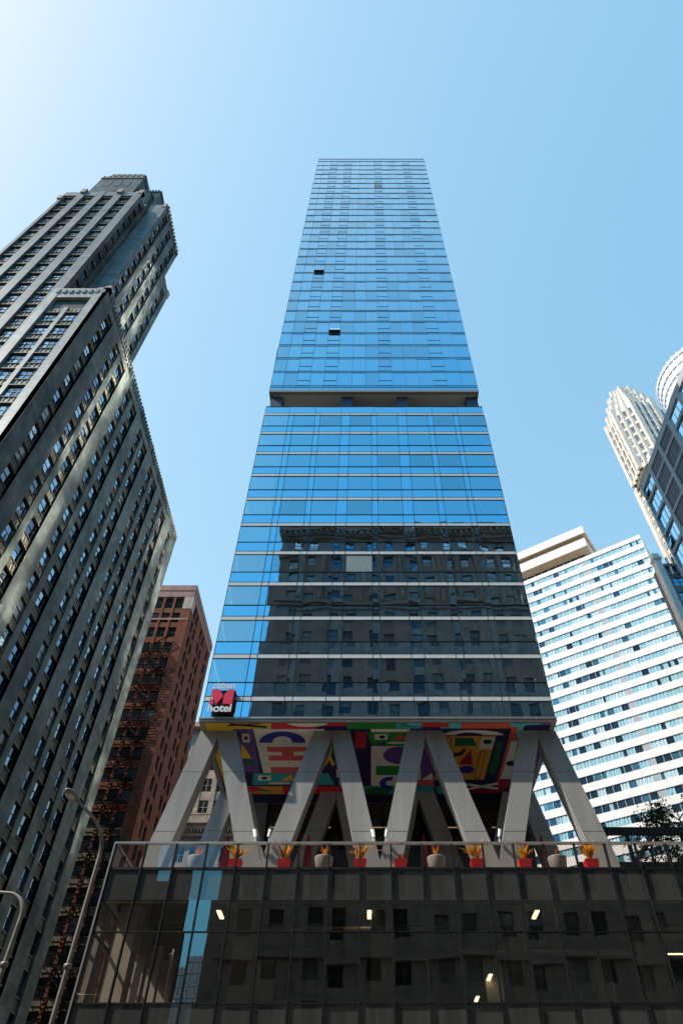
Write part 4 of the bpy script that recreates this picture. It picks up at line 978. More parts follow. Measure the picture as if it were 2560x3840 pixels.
# front face: wing with two bays
BAYS = [-37.0, -34.55]
prev = -38.9
for c in BAYS:
    wl_.fbox(Ff, prev, c - .98, -.6, 0 if prev < -38 else -.15, 0, 82.0 if prev < -38 else 77.0, M['terra_wing_lit']); prev = c + .98
wl_.fbox(Ff, prev, -32.02, -.6, 0.0, 0, 82.35, M['terra_wing_lit'])
wl_.fbox(Ff, -38.9, -32.02, -.6, -.05, 79.6, 82.2, M['terra_wing_lit'])
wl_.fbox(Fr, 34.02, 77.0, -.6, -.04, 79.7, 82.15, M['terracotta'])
for q in range(8):
    wl_.fbox(Ff, -38.3 + q * .8, -37.95 + q * .8, -.1, 0.08, 80.7, 81.6, M['deco_panel'])
wl_.build('wall', deco)
# bronze panels between the windows of one column
def deco_windows(F, cs, hw, rows, lites, items, pans, frame=M['frame_dark'], h=1.95, proud=-.30):
    for c in cs:
        for z in rows:
            items.append(window(F, c - hw, c + hw, z - h / 2, z + h / 2, -.42, deco_pane, frame, lites=lites, tilt=.012, depth=.08))
            pans.fbox(F, c - hw, c + hw, -.5, proud, z + h / 2 + .02, z + FH - h / 2 - .02, M['deco_panel'])
            for q in (-.5, .0, .5):
                pans.fbox(F, c + q * hw - .05, c + q * hw + .05, -.5, proud + .05, z + h / 2 + .12, z + FH - h / 2 - .2, M['deco_panel'])
            pans.fbox(F, c - hw - .02, c + hw + .02, -.5, proud + .14, z + h / 2 + .04, z + h / 2 + .16, M['deco_panel'])
            pans.fbox(F, c - hw - .02, c + hw + .02, -.5, proud + .10, z - h / 2 - .16, z - h / 2 - .04, M['terracotta'])
items = []; pans = MB()
deco_windows(Fr, COLS, HW, ROW, 1, items, pans)
deco_windows(Ff, BAYS, .98, ROW[1:], 3, items, pans)
pans.build('spandrel_panel', deco)
# upper tower
TT = []
tw = MB()
Fu, Fu1, Fu2 = face_front(35.0), face_right(-39.0), face_right(-36.0)
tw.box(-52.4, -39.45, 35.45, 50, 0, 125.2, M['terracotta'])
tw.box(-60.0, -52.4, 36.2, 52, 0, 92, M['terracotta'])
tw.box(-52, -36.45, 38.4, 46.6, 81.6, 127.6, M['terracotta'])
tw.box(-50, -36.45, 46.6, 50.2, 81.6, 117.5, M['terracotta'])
UB = [-50.9, -47.75, -44.55, -41.35]
prev = -52.4
for i, c in enumerate(UB):
    tw.fbox(Fu, prev, c - .98, -.6, 0, 0, 125.6 if i else 122.5, M['terra_front_lit']); prev = c + .98
tw.fbox(Fu, prev, -39.02, -.6, 0, 0, 125.7, M['terra_front_lit'])
tw.fbox(Fu, -52.4, -39.0, -.6, -.06, 123.4, 125.3, M['terra_front_lit'])
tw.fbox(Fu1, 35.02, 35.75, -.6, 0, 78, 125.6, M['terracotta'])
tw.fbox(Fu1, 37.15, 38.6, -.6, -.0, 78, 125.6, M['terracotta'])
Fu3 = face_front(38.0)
tw.fbox(Fu3, -38.9, -36.02, -.6, 0, 81.6, 128.1, M['terra_front_lit'])
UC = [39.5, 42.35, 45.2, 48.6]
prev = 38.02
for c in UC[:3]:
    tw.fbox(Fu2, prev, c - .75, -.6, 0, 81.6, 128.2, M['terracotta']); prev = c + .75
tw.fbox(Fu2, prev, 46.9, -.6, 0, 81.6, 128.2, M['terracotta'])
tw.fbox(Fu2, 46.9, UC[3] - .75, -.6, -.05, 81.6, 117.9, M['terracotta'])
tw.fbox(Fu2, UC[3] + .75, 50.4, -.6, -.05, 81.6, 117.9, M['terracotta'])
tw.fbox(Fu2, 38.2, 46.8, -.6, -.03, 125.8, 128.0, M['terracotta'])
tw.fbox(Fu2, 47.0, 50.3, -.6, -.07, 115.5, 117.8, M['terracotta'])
tw.build('wall', deco)
cr = MB()
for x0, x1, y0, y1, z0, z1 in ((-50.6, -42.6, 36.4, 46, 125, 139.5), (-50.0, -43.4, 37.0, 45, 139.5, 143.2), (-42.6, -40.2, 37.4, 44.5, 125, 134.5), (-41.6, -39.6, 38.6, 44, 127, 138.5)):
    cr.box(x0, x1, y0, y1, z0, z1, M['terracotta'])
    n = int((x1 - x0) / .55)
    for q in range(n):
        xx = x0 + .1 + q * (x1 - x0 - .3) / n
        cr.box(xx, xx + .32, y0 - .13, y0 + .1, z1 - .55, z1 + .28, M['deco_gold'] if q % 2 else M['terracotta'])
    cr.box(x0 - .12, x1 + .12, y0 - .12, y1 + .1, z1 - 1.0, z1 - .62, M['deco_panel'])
for c in (-48.4, -46.6, -44.8):
    cr.box(c - .5, c + .5, 36.36, 36.5, 133.8, 137, M['frame_dark'])
for x, y, z in ((-52.2, 35.1, 122.5), (-39.3, 35.2, 125.7), (-49.2, 35.0, 125.6), (-42.9, 35.0, 125.6), (-36.4, 38.2, 128.1), (-36.3, 46.5, 128.2), (-36.3, 50.1, 117.9), (-32.3, 34.3, 82.3), (-32.3, 76.6, 82.3), (-32.3, 52, 82.2), (-32.3, 65, 82.2), (-32.3, 45.2, 82.2), (-32.3, 58.6, 82.2)):
    cr.box(x - .5, x + .3, y - .3, y + .5, z - 1.2, z + .45, M['deco_gold'])
    cr.box(x - .35, x + .15, y - .15, y + .35, z + .45, z + .95, M['deco_gold'])
for y in [34.6 + .62 * q for q in range(68)]:
    cr.box(-32.18, -31.93, y, y + .3, 81.1, 82.5, M['terracotta'])
for q in range(13):
    y = 38.4 + .64 * q
    cr.box(-36.15, -35.86, y, y + .32, 127.0, 128.6, M['deco_gold'] if q % 2 else M['terracotta'])
cr.build('crown', deco)
UROW = [121.6 - FH * k for k in range(36)]
pans = MB()
deco_windows(Fu, UB, .98, UROW, 3, items, pans)
deco_windows(Fu1, [36.45], .62, UROW[:14], 1, items, pans)
deco_windows(Fu2, UC[:3], .72, [123.6 - FH * k for k in range(14)], 1, items, pans)
deco_windows(Fu2, UC[3:], .72, [113.6 - FH * k for k in range(11)], 1, items, pans)
pans.build('spandrel_panel', deco)
many(deco, items, 'window', 'upper_windows')

# ------------------------------------------------------------------ brick building with fire escapes
bk = thing('brick_building', 'red brick office block with black fire escapes behind the dark stone skyscraper', 'building', (-45, 105, 0))
Ff, Fr = face_front(87.0), face_right(-30.0)
wb = MB()
wb.box(-62, -30.4, 87.4, 104, 0, 79, M['brick'])
BC = [-46.3, -44.55, -42.8, -40.2, -38.4, -35.75, -34.0, -32.25]
BR = [76.6 - 3.05 * k for k in range(25)]
prev = -62
for c in BC:
    wb.fbox(Ff, prev, c - .68, -.5, 0, 0, 79.2, M['brick']); prev = c + .68
wb.fbox(Ff, prev, -30.02, -.5, 0, 0, 79.2, M['brick'])
wb.fbox(Ff, -62, -30.0, -.5, .03, 73.0, 73.35, M['brick_pink']); wb.fbox(Ff, -62, -30.0, -.5, .05, 78.0, 79.4, M['brick_pink'])
wb.fbox(Ff, -62, -30.0, -.5, .12, 79.4, 80.6, M['brick_pink'])
wb.fbox(Fr, 87.03, 104.02, -.5, .05, 78.0, 79.38, M['brick_pink']); wb.fbox(Fr, 86.9, 104.1, -.5, .12, 79.42, 80.62, M['brick_pink'])
wb.fbox(Ff, -31.5, -29.97, -.4, .035, 75.4, 78.0, M['brick_cream']); wb.fbox(Fr, 86.97, 88.6, -.4, .035, 75.4, 77.98, M['brick_cream'])
RC = [89.6, 91.6]
for c in range(6):
    RC += [95.4 + 6.2 * c, 97.4 + 6.2 * c]
RC = [c for c in RC if c < 103]
prev = 87.05
for c in RC:
    wb.fbox(Fr, prev, c - .6, -.5, 0, 0, 78.5, M['brick']); prev = c + .6
wb.fbox(Fr, prev, 104, -.5, 0, 0, 78.5, M['brick'])
for z in BR:
    wb.fbox(Fr, 87.1, 103.9, -.5, -.06, z + 1.0, z + 2.0, M['brick'])
    wb.fbox(Ff, -61.9, -30.1, -.5, -.08, z + 1.0, z + 2.0, M['brick'] if int(z) % 3 else M['deco_panel'])
wb.build('wall', bk)
its = []
bp_ = pick((M['pane_dark'], 6), (M['pane_blue'], 1.2), (M['pane_blind'], .5))
for z in BR:
    for c in BC:
        its.append(window(Ff, c - .68, c + .68, z - 1.0, z + 1.0, -.3, bp_, M['frame_dark'], tilt=.012))
    for c in RC:
        its.append(window(Fr, c - .6, c + .6, z - 1.0, z + 1.0, -.3, bp_, M['frame_dark'], tilt=.012))
many(bk, its, 'window', 'further_windows')
for k in range(3, 24):
    z = BR[k] - 1.15
    fe = MB()
    for q in range(9):
        y = 85.75 + q * .14
        fe.box(-36.6, -31.6, y, y + .06, z, z + .05, M['iron'])
    for q in range(4):
        x = -36.5 + q * 1.62
        fe.tube([(x, 87, z - .9), (x, 85.8, z)], .04, M['iron'], 6)
        fe.box(x - .04, x + .04, 85.78, 87, z - .06, z + .02, M['iron'])
    for zz in (z + .5, z + 1.0):
        fe.tube([(-36.6, 87, zz), (-36.6, 85.75, zz), (-31.6, 85.75, zz), (-31.6, 87, zz)], .025, M['iron'], 6)
    for q in range(26):
        x = -36.6 + q * .2
        fe.box(x - .012, x + .012, 85.74, 85.77, z, z + 1.0, M['iron'])
    fe.tube([(-36.0 if k % 2 else -32.2, 86.3, z), (-32.2 if k % 2 else -36.0, 86.3, z + 3.05)], .03, M['iron'], 6)
    fe.tube([(-36.0 if k % 2 else -32.2, 86.8, z), (-32.2 if k % 2 else -36.0, 86.8, z + 3.05)], .03, M['iron'], 6)
    for q in range(12):
        t = q / 11; x = (-36.0 if k % 2 else -32.2) + t * (3.8 if k % 2 else -3.8)
        fe.box(x - .12, x + .12, 86.3, 86.8, z + 3.05 * t, z + 3.05 * t + .03, M['iron'])
    fe.build('fire_escape', bk)

# ------------------------------------------------------------------ ornate pale building seen between the legs
M['tan'] = stone('tan_terracotta', (0.46, 0.36, 0.26), var=0.15, scale=0.6, rough=0.7, blocks=(1.0, 0.5, 0.02), mortar=0.75, bump=0.01, streak=0.15)
orn = thing('ornate_building', 'pale ornate terracotta building glimpsed between the left slanted columns', 'building', (-33, 135, 0))
Fo = face_front(125.0)
ob = MB()
ob.box(-52, -15, 125.5, 150, 0, 76, M['tan'])
OC = [-50.5 + 2.75 * i for i in range(13)]
ORW = [72 - 4.3 * k for k in range(17)]
prev = -52
for i, c in enumerate(OC):
    ob.fbox(Fo, prev, c - .95, -.7, 0 if i % 2 == 0 else -.12, 0, 76, M['tan']); prev = c + .95
ob.fbox(Fo, prev, -15, -.7, 0, 0, 76, M['tan'])
for k, z in enumerate(ORW):
    ob.fbox(Fo, -51.9, -15.1, -.7, -.2, z + 1.35, z + 2.95, M['tan'])
for z, h, d in ((55.6, .7, 1.3), (54.7, .9, .8), (53.6, .5, .45), (47.4, .5, .4), (38.6, .6, .5), (75.2, 1.0, 1.2)):
    ob.fbox(Fo, -52.3, -14.7, -.6, d, z, z + h, M['tan'])
for q in range(60):
    x = -51.8 + q * .62
    ob.fbox(Fo, x, x + .3, .1, .75, 54.15, 54.7, M['tan'])
    ob.fbox(Fo, x, x + .26, .9, 1.25, 56.3, 57.1, M['tan'])
ob.fbox(Fo, -52.2, -14.8, .85, 1.3, 57.1, 57.35, M['tan'])
ob.build('wall', orn)
its = []
op = pick((M['pane_blue'], 3), (M['pane_dark'], 4))
for z in ORW:
    for c in OC:
        its.append(window(Fo, c - .95, c + .95, z - 1.35, z + 1.35, -.35, op, M['frame_pale'], lites=2, tilt=.01))
many(orn, its, 'window', 'further_windows', most=60)

# ------------------------------------------------------------------ white slab block on the right
WROT = math.atan2(-.551, .834)
wh = thing('white_slab_block', 'broad white slab block with long ribbons of windows behind the right slanted column', 'building', (62, 105, 0), rot=WROT)
Fw = face_front(0.0)
Mw = Matrix.Translation((62, 105, 0)) @ Matrix.Rotation(WROT, 4, 'Z')
tw_ = lambda p: tuple(Mw @ Vector(p))
WL = 46.0; WT = 112.7; WH = 2.9
cb = MB(); cb.box(-WL, -.3, .6, 18, 0, WT - .3, M['white_slab']); cb.box(-.3, 0, .05, 18.2, 0, WT - .05, M['white_slab']); cb.build('wall', wh)
its = []
nu = 32; uw = WL / nu
for k in range(37):
    zt_ = WT - 1.25 - WH * k
    zb_ = zt_ - 1.42
    b = MB()
    b.fbox(Fw, -WL, -.02, -.6, .05, zt_, zt_ + (WH - 1.42 if k else 1.25), M['white_slab'])
    b.fbox(Fw, -WL, -.02, -.5, .09, zt_ - .05, zt_, M['grey_panel'])
    b.build('spandrel_band', wh)
    for i in range(nu):
        a0 = -WL + .02 + i * uw; a1 = a0 + uw
        mb = MB()
        dens = .72 if k < 17 else .36
        if i in (3, 8, 13, 14, 19, 25): dens -= .35
        if i == 22:
            mb.fbox(Fw, a0, a1 - .01, -.5, -.02, zb_, zt_, M['grey_panel'])
        else:
            r = R.random()
            d = -.07
            dark = R.choice((M['night'], M['night'], M['teal_pane']))
            drp = R.choice((M['drape'], M['drape'], M['drape2']))
            if r < dens:
                n = 5
                for q in range(n):
                    b0 = a0 + (a1 - a0) * q / n; b1 = a0 + (a1 - a0) * (q + 1) / n
                    mb.face([Fw(b0, d, zb_), Fw(b1, d - .05 * (1 if q % 2 else -1), zb_), Fw(b1, d - .05 * (1 if q % 2 else -1), zt_), Fw(b0, d, zt_)], drp)
            elif r < dens + .2:
                s = R.uniform(.3, .7); am = a0 + (a1 - a0) * s
                flip = R.random() < .5
                pane(mb, Fw, a0, am, zb_, zt_, d, dark if flip else drp, .01); pane(mb, Fw, am, a1, zb_, zt_, d, drp if flip else dark, .01)
            else:
                pane(mb, Fw, a0, a1, zb_, zt_, d, dark, .012)
            mb.fbox(Fw, a0 - .03, a0 + .03, -.3, 0.03 if i % 2 else -.03, zb_, zt_, M['white_metal'])
        its.append((mb, [tw_(Fw(a0, 0, zb_)), tw_(Fw(a1, 0, zb_)), tw_(Fw(a1, 0, zt_)), tw_(Fw(a0, 0, zt_))]))
many(wh, its, 'window', 'further_windows')
ph = MB()
PXR = -11.7
ph.box(-WL, PXR - 1.2, 2.0, 15, WT - .3, WT + 2.6, M['night'])
ph.box(-WL, PXR, -.6, 15.5, WT + 2.6, WT + 5.2, M['white_slab'])
ph.box(-WL, PXR - .3, -.3, 15.2, WT + 5.2, WT + 6.3, M['slab_under'])
ph.box(-WL, PXR + .5, -1.2, 15.5, WT + 6.3, WT + 8.6, M['white_slab'])
ph.box(-WL, PXR - .02, -.58, 15.4, WT + 2.55, WT + 2.6, M['slab_under'])
ph.box(-WL, PXR + .48, -1.18, 15.4, WT + 6.25, WT + 6.3, M['slab_under'])
for i in range(18):
    x = -WL + .5 + i * 1.9
    if x < PXR - 1.3: ph.box(x, x + .15, 1.85, 2.0, WT - .3, WT + 2.55, M['white_metal'])
ph.build('penthouse', wh)
rg = MB()
for q in range(8):
    x = -11 + q * 1.15
    rg.box(x, x + .06, .5, .56, WT, WT + 1.5, M['grey_panel'])
rg.box(-11, -2.9, .5, .56, WT + 1.44, WT + 1.5, M['grey_panel']); rg.box(-11, -2.9, .5, .56, WT + .75, WT + .8, M['grey_panel'])
rg.build('roof_railing', wh)

# ------------------------------------------------------------------ ivory spire tower
spi = thing('spire_tower', 'slender ivory terracotta tower with a stepped octagonal crown above the white slab block', 'building', (70.8, 98, 0))
iv = M['ivory']
sm = MB()
sm.box(65.2, 77, 92.5, 103.7, 0, 125, iv)
cx, cy = 69.7, 98.2
def octo(mb, r, z0, z1, rib, up, rot=pi / 8):
    pts = [(cx + r * cos(rot + pi / 4 * i), cy + r * sin(rot + pi / 4 * i)) for i in range(8)]
    mb.prism(pts, lambda p, t: (p[0], p[1], t), z0, z1, iv)
    for i in range(8):
        x, y = pts[i]
        mb.box(x - rib, x + rib, y - rib, y + rib, z0, z1 + up, iv)
        x2, y2 = pts[(i + 1) % 8]
        for t in (.33, .66):
            X = x + (x2 - x) * t; Y = y + (y2 - y) * t
            mb.box(X - rib * .6, X + rib * .6, Y - rib * .6, Y + rib * .6, z0, z1 + up * .5, iv)
octo(sm, 6.8, 125, 148.2, .55, 1.6)
octo(sm, 5.7, 148.2, 152.0, .5, 1.5)
octo(sm, 4.5, 152.0, 156.0, .45, 1.4)
octo(sm, 3.3, 156.0, 159.5, .4, 1.6)
octo(sm, 2.1, 159.5, 161.5, .3, 1.0)
sm.box(64.8, 77.4, 92.1, 104.1, 123.6, 124.6, iv)
for x in (65.4, 69.0, 73.2, 76.9):
    for y in (92.7,):
        sm.box(x - .7, x + .7, y - .8, y + .6, 20, 126.8, iv)
for y in (96.3, 100.0, 103.4):
    sm.box(64.6, 65.9, y - .7, y + .7, 20, 126.4, iv)
sm.build('wall', spi)
its = []
sp_ = pick((M['pane_dark'], 4), (M['pane_blue'], 2), (M['pane_blind'], 1))
Fa, Fb = face_front(92.5), face_left(65.2)
for k in range(26):
    z = 120.5 - 3.55 * k
    for c in (66.7, 67.9, 70.2, 72.0, 74.4, 75.8):
        its.append(window(Fa, c - .5, c + .5, z - 1, z + 1, .01, sp_, iv, tilt=.01, t=.1, depth=.12))
    for c in (94.0, 95.0, 97.5, 98.8, 101.2, 102.2):
        its.append(window(Fb, c - .5, c + .5, z - 1, z + 1, .01, sp_, iv, tilt=.01, t=.1, depth=.12))
for f in range(8):
    a = pi / 4 * f
    nx, ny = cos(a), sin(a); ap = 6.8 * cos(pi / 8)
    if ny > .3: continue
    Fq = face_dir((cx + nx * ap, cy + ny * ap), (-ny, nx), (nx, ny))
    for k in range(6):
        for c in (-1.66, 0, 1.66):
            z = 128 + 3.5 * k
            its.append(window(Fq, c - .6, c + .6, z - 1.1, z + 1.1, .01, sp_, iv, tilt=.01, t=.1, depth=.12))
many(spi, its, 'window', 'further_windows')

# ------------------------------------------------------------------ round white tower, far right
rd = thing('round_tower', 'pale round glass tower just inside the right edge behind the grey panel block', 'building', (122, 124, 0))
rb = MB(); ry = MB()
ry.lathe(122, 124, [(16.6, 0), (16.6, 214)], M['white_glass'], 72, smooth=False); ry.build('glass_drum', rd)
for k in range(54):
    z = 215 - 3.9 * k
    rb.lathe(122, 124, [(16.6, z - 1.3), (17.0, z - 1.3), (17.0, z), (16.6, z)], M['white_metal'], 72, smooth=False)
    if k > 34: break
rb.build('floor_ring', rd)
fn = MB()
for j in range(48):
    a = 2 * pi * j / 48
    fn.hexa([(122 + r * cos(a + t), 124 + r * sin(a + t), z) for z in (0, 216) for r, t in ((16.5, -.008), (16.9, -.008), (16.9, .008), (16.5, .008))], M['white_metal'])
fn.build('fin', rd)

# ------------------------------------------------------------------ grey panel block at the right edge
gp = thing('panel_block', 'shaded grey grid block of dark panels and blue windows cut by the right edge', 'building', (48, 50, 0))
Fg = face_left(40.0)
GY = [62.4 - 4.15 * i for i in range(8)]
GT = 77.7
gb = MB(); gb.box(40.35, 60, 30, 62.4, 0, GT - .3, M['precast'])
nf = 20
for i, y in enumerate(GY):
    gb.fbox(Fg, y - .38, y + (.0 if i == 0 else .38) - .0, -.4, 0.06, 0, GT, M['precast'])
for k in range(nf + 1):
    z = GT - 3.4 * k
    gb.fbox(Fg, GY[-1], 62.38, -.4, 0.03, z - (1.2 if k == 0 else .55), z, M['precast'])
gb.build('wall', gp)
its = []; pn = MB()
gpane = pick((M['teal_pane'], 1), (M['pane_blue'], 2))
M['sky_pane'] = glazing("sky_blue_window", (0.55, 0.85, 1), 2.2, base=(0.08, 0.32, 0.46), wave=0.01, add=0.25)
for i in range(7):
    y1 = GY[i] - .38; y0 = GY[i + 1] + .38
    for k in range(nf):
        z1 = GT - 3.4 * k - (1.2 if k == 0 else .55); z0 = GT - 3.4 * (k + 1)
        if i in (1, 2):
            pn.fbox(Fg, y0, y1, -.4, -.06, z0, z1, M['plum'])
        else:
            mb, q = window(Fg, y0, y1, z0, z1, -.22, M['sky_pane'], M['precast'], lites=3, sash=False, t=.08, tilt=.01)
            if (i, k) in ((0, 0), (0, 3)):
                mb.hexa([Fg(y1 - .1, .35, z0 + .2), Fg(y1 - 1.0, .35, z0 + .2), Fg(y1 - 1.0, .31, z0 + .2), Fg(y1 - .1, .31, z0 + .2),
                         Fg(y1 - .1, -.14, z1 - .8), Fg(y1 - 1.0, -.14, z1 - .8), Fg(y1 - 1.0, -.18, z1 - .8), Fg(y1 - .1, -.18, z1 - .8)], M['sky_pane'])
                mb.fbox(Fg, y1 - 1.0, y1 - .1, -.2, -.15, z0 + .15, z1 - .75, M['black'])
            its.append((mb, q))
pn.build('dark_panel', gp)
many(gp, its, 'window', 'further_windows')

# ------------------------------------------------------------------ old stone building tucked behind
old = thing('stone_building', 'old grey stone block with a sunlit corner turret between the white and grey blocks', 'building', (60, 92, 0))
Fa, Fb = face_front(85.0), face_left(51.0)
os_ = MB()
os_.box(51.4, 76, 85.4, 87.6, 0, 83, M['grey_stone']); os_.box(57, 76, 87.6, 91.5, 0, 82.9, M['grey_stone'])
os_.box(50.8, 51.9, 84.8, 86.2, 0, 86.4, M['ivory']); os_.box(50.6, 52.1, 84.6, 86.35, 85.0, 85.6, M['ivory'])
OX = [53.6 + 3.1 * i for i in range(7)]
prev = 51.9
for c in OX:
    os_.fbox(Fa, prev, c - 1.1, -.5, 0, 0, 83.6, M['grey_stone']); prev = c + 1.1
os_.fbox(Fa, prev, 76, -.5, 0, 0, 83.6, M['grey_stone'])
os_.fbox(Fb, 86.4, 87.6, -.5, 0, 0, 83.6, M['grey_stone'])
for k in range(24):
    os_.fbox(Fa, 51.95, 75.9, -.5, -.1, 80.8 - 3.4 * k, 82.3 - 3.4 * k, M['grey_stone'])
os_.fbox(Fa, 51.9, 76.1, -.4, .5, 83.0, 83.6, M['grey_stone'])
for q in range(22):
    x = 52.7 + q * 1.06
    os_.fbox(Fa, x, x + .3, .1, .45, 81.2, 85.2, M['ivory'] if q % 3 == 0 else M['grey_stone'])
os_.build('wall', old)
its = []
for k in range(24):
    z = 79.85 - 3.4 * k
    for c in OX:
        its.append(window(Fa, c - 1.1, c + 1.1, z - .95, z + .95, -.3, M['pane_blue'], M['frame_dark'], lites=2, tilt=.01, t=.1))
many(old, its, 'window', 'further_windows', most=60)
# ------------------------------------------------------------------ buildings across the street (they show in the glass)
opp = thing('limestone_block', 'old limestone block with a colonnade and cornice mirrored in the hotel glass', 'building', (20, -18, 0))
Fb = face_back(-8.0)
ob = MB()
X0, X1 = -13.7, 110.0
ob.box(X0 + .3, X1, -40, -8.6, 0, 82, M['buff'])
OC = []
x = X0 + 2.3
i = 0
while x < X1 - 1.5:
    OC.append(x); x += 2.5 if i % 2 == 0 else 3.6; i += 1
prev = X0
for c in OC:
    ob.fbox(Fb, prev, c - .68, -.9, 0, 0, 81, M['buff']); prev = c + .68
ob.fbox(Fb, prev, X1, -.9, 0, 0, 81, M['buff'])
OR_ = [79.3 - 3.75 * k for k in range(21)]
for z in OR_:
    ob.fbox(Fb, X0 + .05, X1 - .05, -.9, -.07, z + 1.1, z + 2.65, M['buff'])
for z, h, d in ((82.2, .9, 1.5), (81.4, .8, 1.0), (80.9, .5, .5), (77.0, .5, .5), (66.6, .6, .7), (65.9, .5, .4), (11.5, .8, .6), (20.0, .5, .35)):
    ob.fbox(Fb, X0 - d * .35, X1, -.6, d, z, z + h, M['buff'])
for q in range(int((X1 - X0) / .9)):
    ob.fbox(Fb, X0 + q * .9, X0 + q * .9 + .45, .5, 1.35, 81.6, 82.2, M['buff'])
for j in range(len(OC) - 1):
    xm = (OC[j] + OC[j + 1]) / 2
    ob.lathe(xm, -7.75, [(.55, 67.2), (.42, 68.0), (.36, 75.6), (.55, 76.4), (.6, 77)], M['buff'], 14)
ob.fbox(Fb, X0 - 1.3, X0 + .0, -20, -.2, 0, 70.5, M['buff'])
ob.build('wall', opp)
its = []
M['pane_dull'] = glazing('dusty_window', (0.6, 0.7, 0.75), 1.4, base=(0.03, 0.045, 0.045), wave=0.02, wscale=0.9)
M['pane_dull_blind'] = glazing('dusty_blind_window', (0.6, 0.7, 0.75), 1.4, base=(0.14, 0.17, 0.16), wave=0.02)
opn = pick((M['pane_dull'], 6), (M['pane_dull_blind'], 3))
for z in OR_:
    for c in OC:
        mb = window(Fb, c - .68, c + .68, z - 1.1, z + 1.1, -.35, opn, M['frame_dark'], tilt=.01)
        its.append(mb)
for it in its[:100]:
    it[0].build('window', opp)
acc = MB()
for it in its[100:]: acc.extend(it[0])
acc.build('further_windows', opp)['kind'] = 'stuff'

nb = thing('dark_office_block', 'sooty stone office block across the street mirrored at the left of the podium glass', 'building', (-40, -20, 0))
ob = MB()
ob.prism([(-150, -8.6), (-17.7, -8.6), (-26.5, -40), (-150, -40)], lambda p, t: (p[0], p[1], t), 0, 27, M['dark_stone']); ob.prism([(-150, -8.7), (-21.6, -8.7), (-31, -40), (-150, -40)], lambda p, t: (p[0], p[1], t), 27, 44, M['dark_stone'])
nx = [-73 + 3.1 * i for i in range(18)]
prev = -75
for c in nx:
    if c > -19: break
    ob.fbox(Fb, prev, c - .8, -.8, 0, 0, 28 if c > -21 else 44.5, M['dark_stone']); prev = c + .8
ob.fbox(Fb, prev, -17.6, -.8, 0, 0, 28, M['dark_stone'])
ob.fbox(Fb, -150, -21.3, -.7, .5, 43.6, 44.6, M['dark_stone'])
ob.build('wall', nb)
its = []
for k in range(11):
    z = 41.5 - 3.7 * k
    for c in nx:
        if c > -19.5 or (c > -22.5 and z > 26): continue
        window(Fb, c - .8, c + .8, z - 1.1, z + 1.1, -.35, opn, M['frame_dark'])[0].build('window', nb) if len(its) < 100 else None
        its.append(1)

fg = thing('far_glass_tower', 'distant blue gridded glass tower mirrored low in the podium glass', 'building', (-66, -240, 0))
ob = MB(); Fq = face_back(-237.0)
ob.box(-100, -40, -260, -237.3, 0, 80, M['pane_blue'])
ob.build('glass_body', fg)
ob = MB()
for q in range(21):
    ob.fbox(Fq, -100 + 3 * q - .15, -100 + 3 * q + .15, -.3, .3, 0, 80, M['white_metal'])
for q in range(22):
    ob.fbox(Fq, -100, -40, -.3, .25, 3.7 * q, 3.7 * q + .5, M['white_metal'])
ob.build('facade_grid', fg)

# ------------------------------------------------------------------ street lamps
M['galv'] = plain("weathered_galvanised_steel", (0.26, 0.225, 0.18), 0.5, metal=0.4, var=0.25, scale=3)
M['lens'] = plain("lamp_lens", (0.62, 0.55, 0.42), 0.25)
def lamp(label, base, path, head, aim, headsize=(.17, .42, .13)):
    t = thing('street_lamp', label, 'street lamp', base, 'street lamps on the kerb')
    p = MB()
    n = len(path)
    p.tube(path, [.08 - .035 * i / (n - 1) for i in range(n)], M['galv'], 12)
    p.lathe(base[0], base[1], [(.22, .13), (.22, .5), (.15, .75), (.13, .9)], M['galv'], 14)
    for z in (4.2, 7.9):
        p.lathe(base[0], base[1], [(.12, z), (.135, z + .02), (.135, z + .1), (.12, z + .12)], M['galv'], 12)
    p.build('pole', t)
    if head:
        a = Vector(aim).normalized(); side = a.cross(Vector((0, 0, 1))).normalized(); up = side.cross(a)
        Mx = Matrix((side, a, up)).transposed()
        h = MB(); h.ball(head, 1, M['galv'], 16, 9, headsize[0], headsize[1], headsize[2], Mx)
        ho = h.build('lamp_head', t)
        l_ = MB(); l_.ball(Vector(head) + a * .05 - up * .07, 1, M['lens'], 14, 7, headsize[0] * .8, headsize[1] * .62, .10, Mx)
        lo = l_.build('lamp_lens', ho, off=t.location)
    return t
bx, by = -9.60, 25.0
path = [(bx, by, .13), (bx, by, 4), (bx, by, 8), (bx, by, 11.3)]
c0 = Vector((bx, by, 11.3)); c3 = Vector((-10.18, 22.95, 12.40))
for i in range(1, 11):
    s = i / 10
    p1 = c0 + Vector((0, 0, 1.0)); p2 = c3 + Vector((.28, 1.15, -.08))
    path.append(tuple((1 - s) ** 3 * c0 + 3 * (1 - s) ** 2 * s * p1 + 3 * (1 - s) * s * s * p2 + s ** 3 * c3))
lamp('tall street lamp with a cobra head at the left corner of the podium', (bx, by, 0), path, (-10.26, 22.62, 12.42), (-.2, -1, .04))
bx, by = -11.55, 24.8
path = [(bx, by, .13), (bx, by, 4), (bx, by, 9.3)]
for i in range(1, 9):
    a = pi / 2 * i / 8
    path.append((bx - .75 * (1 - cos(a)), by, 9.3 + .75 * sin(a)))
path += [(bx - 1.6, by, 10.10), (bx - 2.6, by, 10.15)]
lamp('street lamp bending left out of the picture at the lower left edge', (bx, by, 0), path, (-14.4, by, 10.16), (-1, 0, .02), (.17, .42, .13))

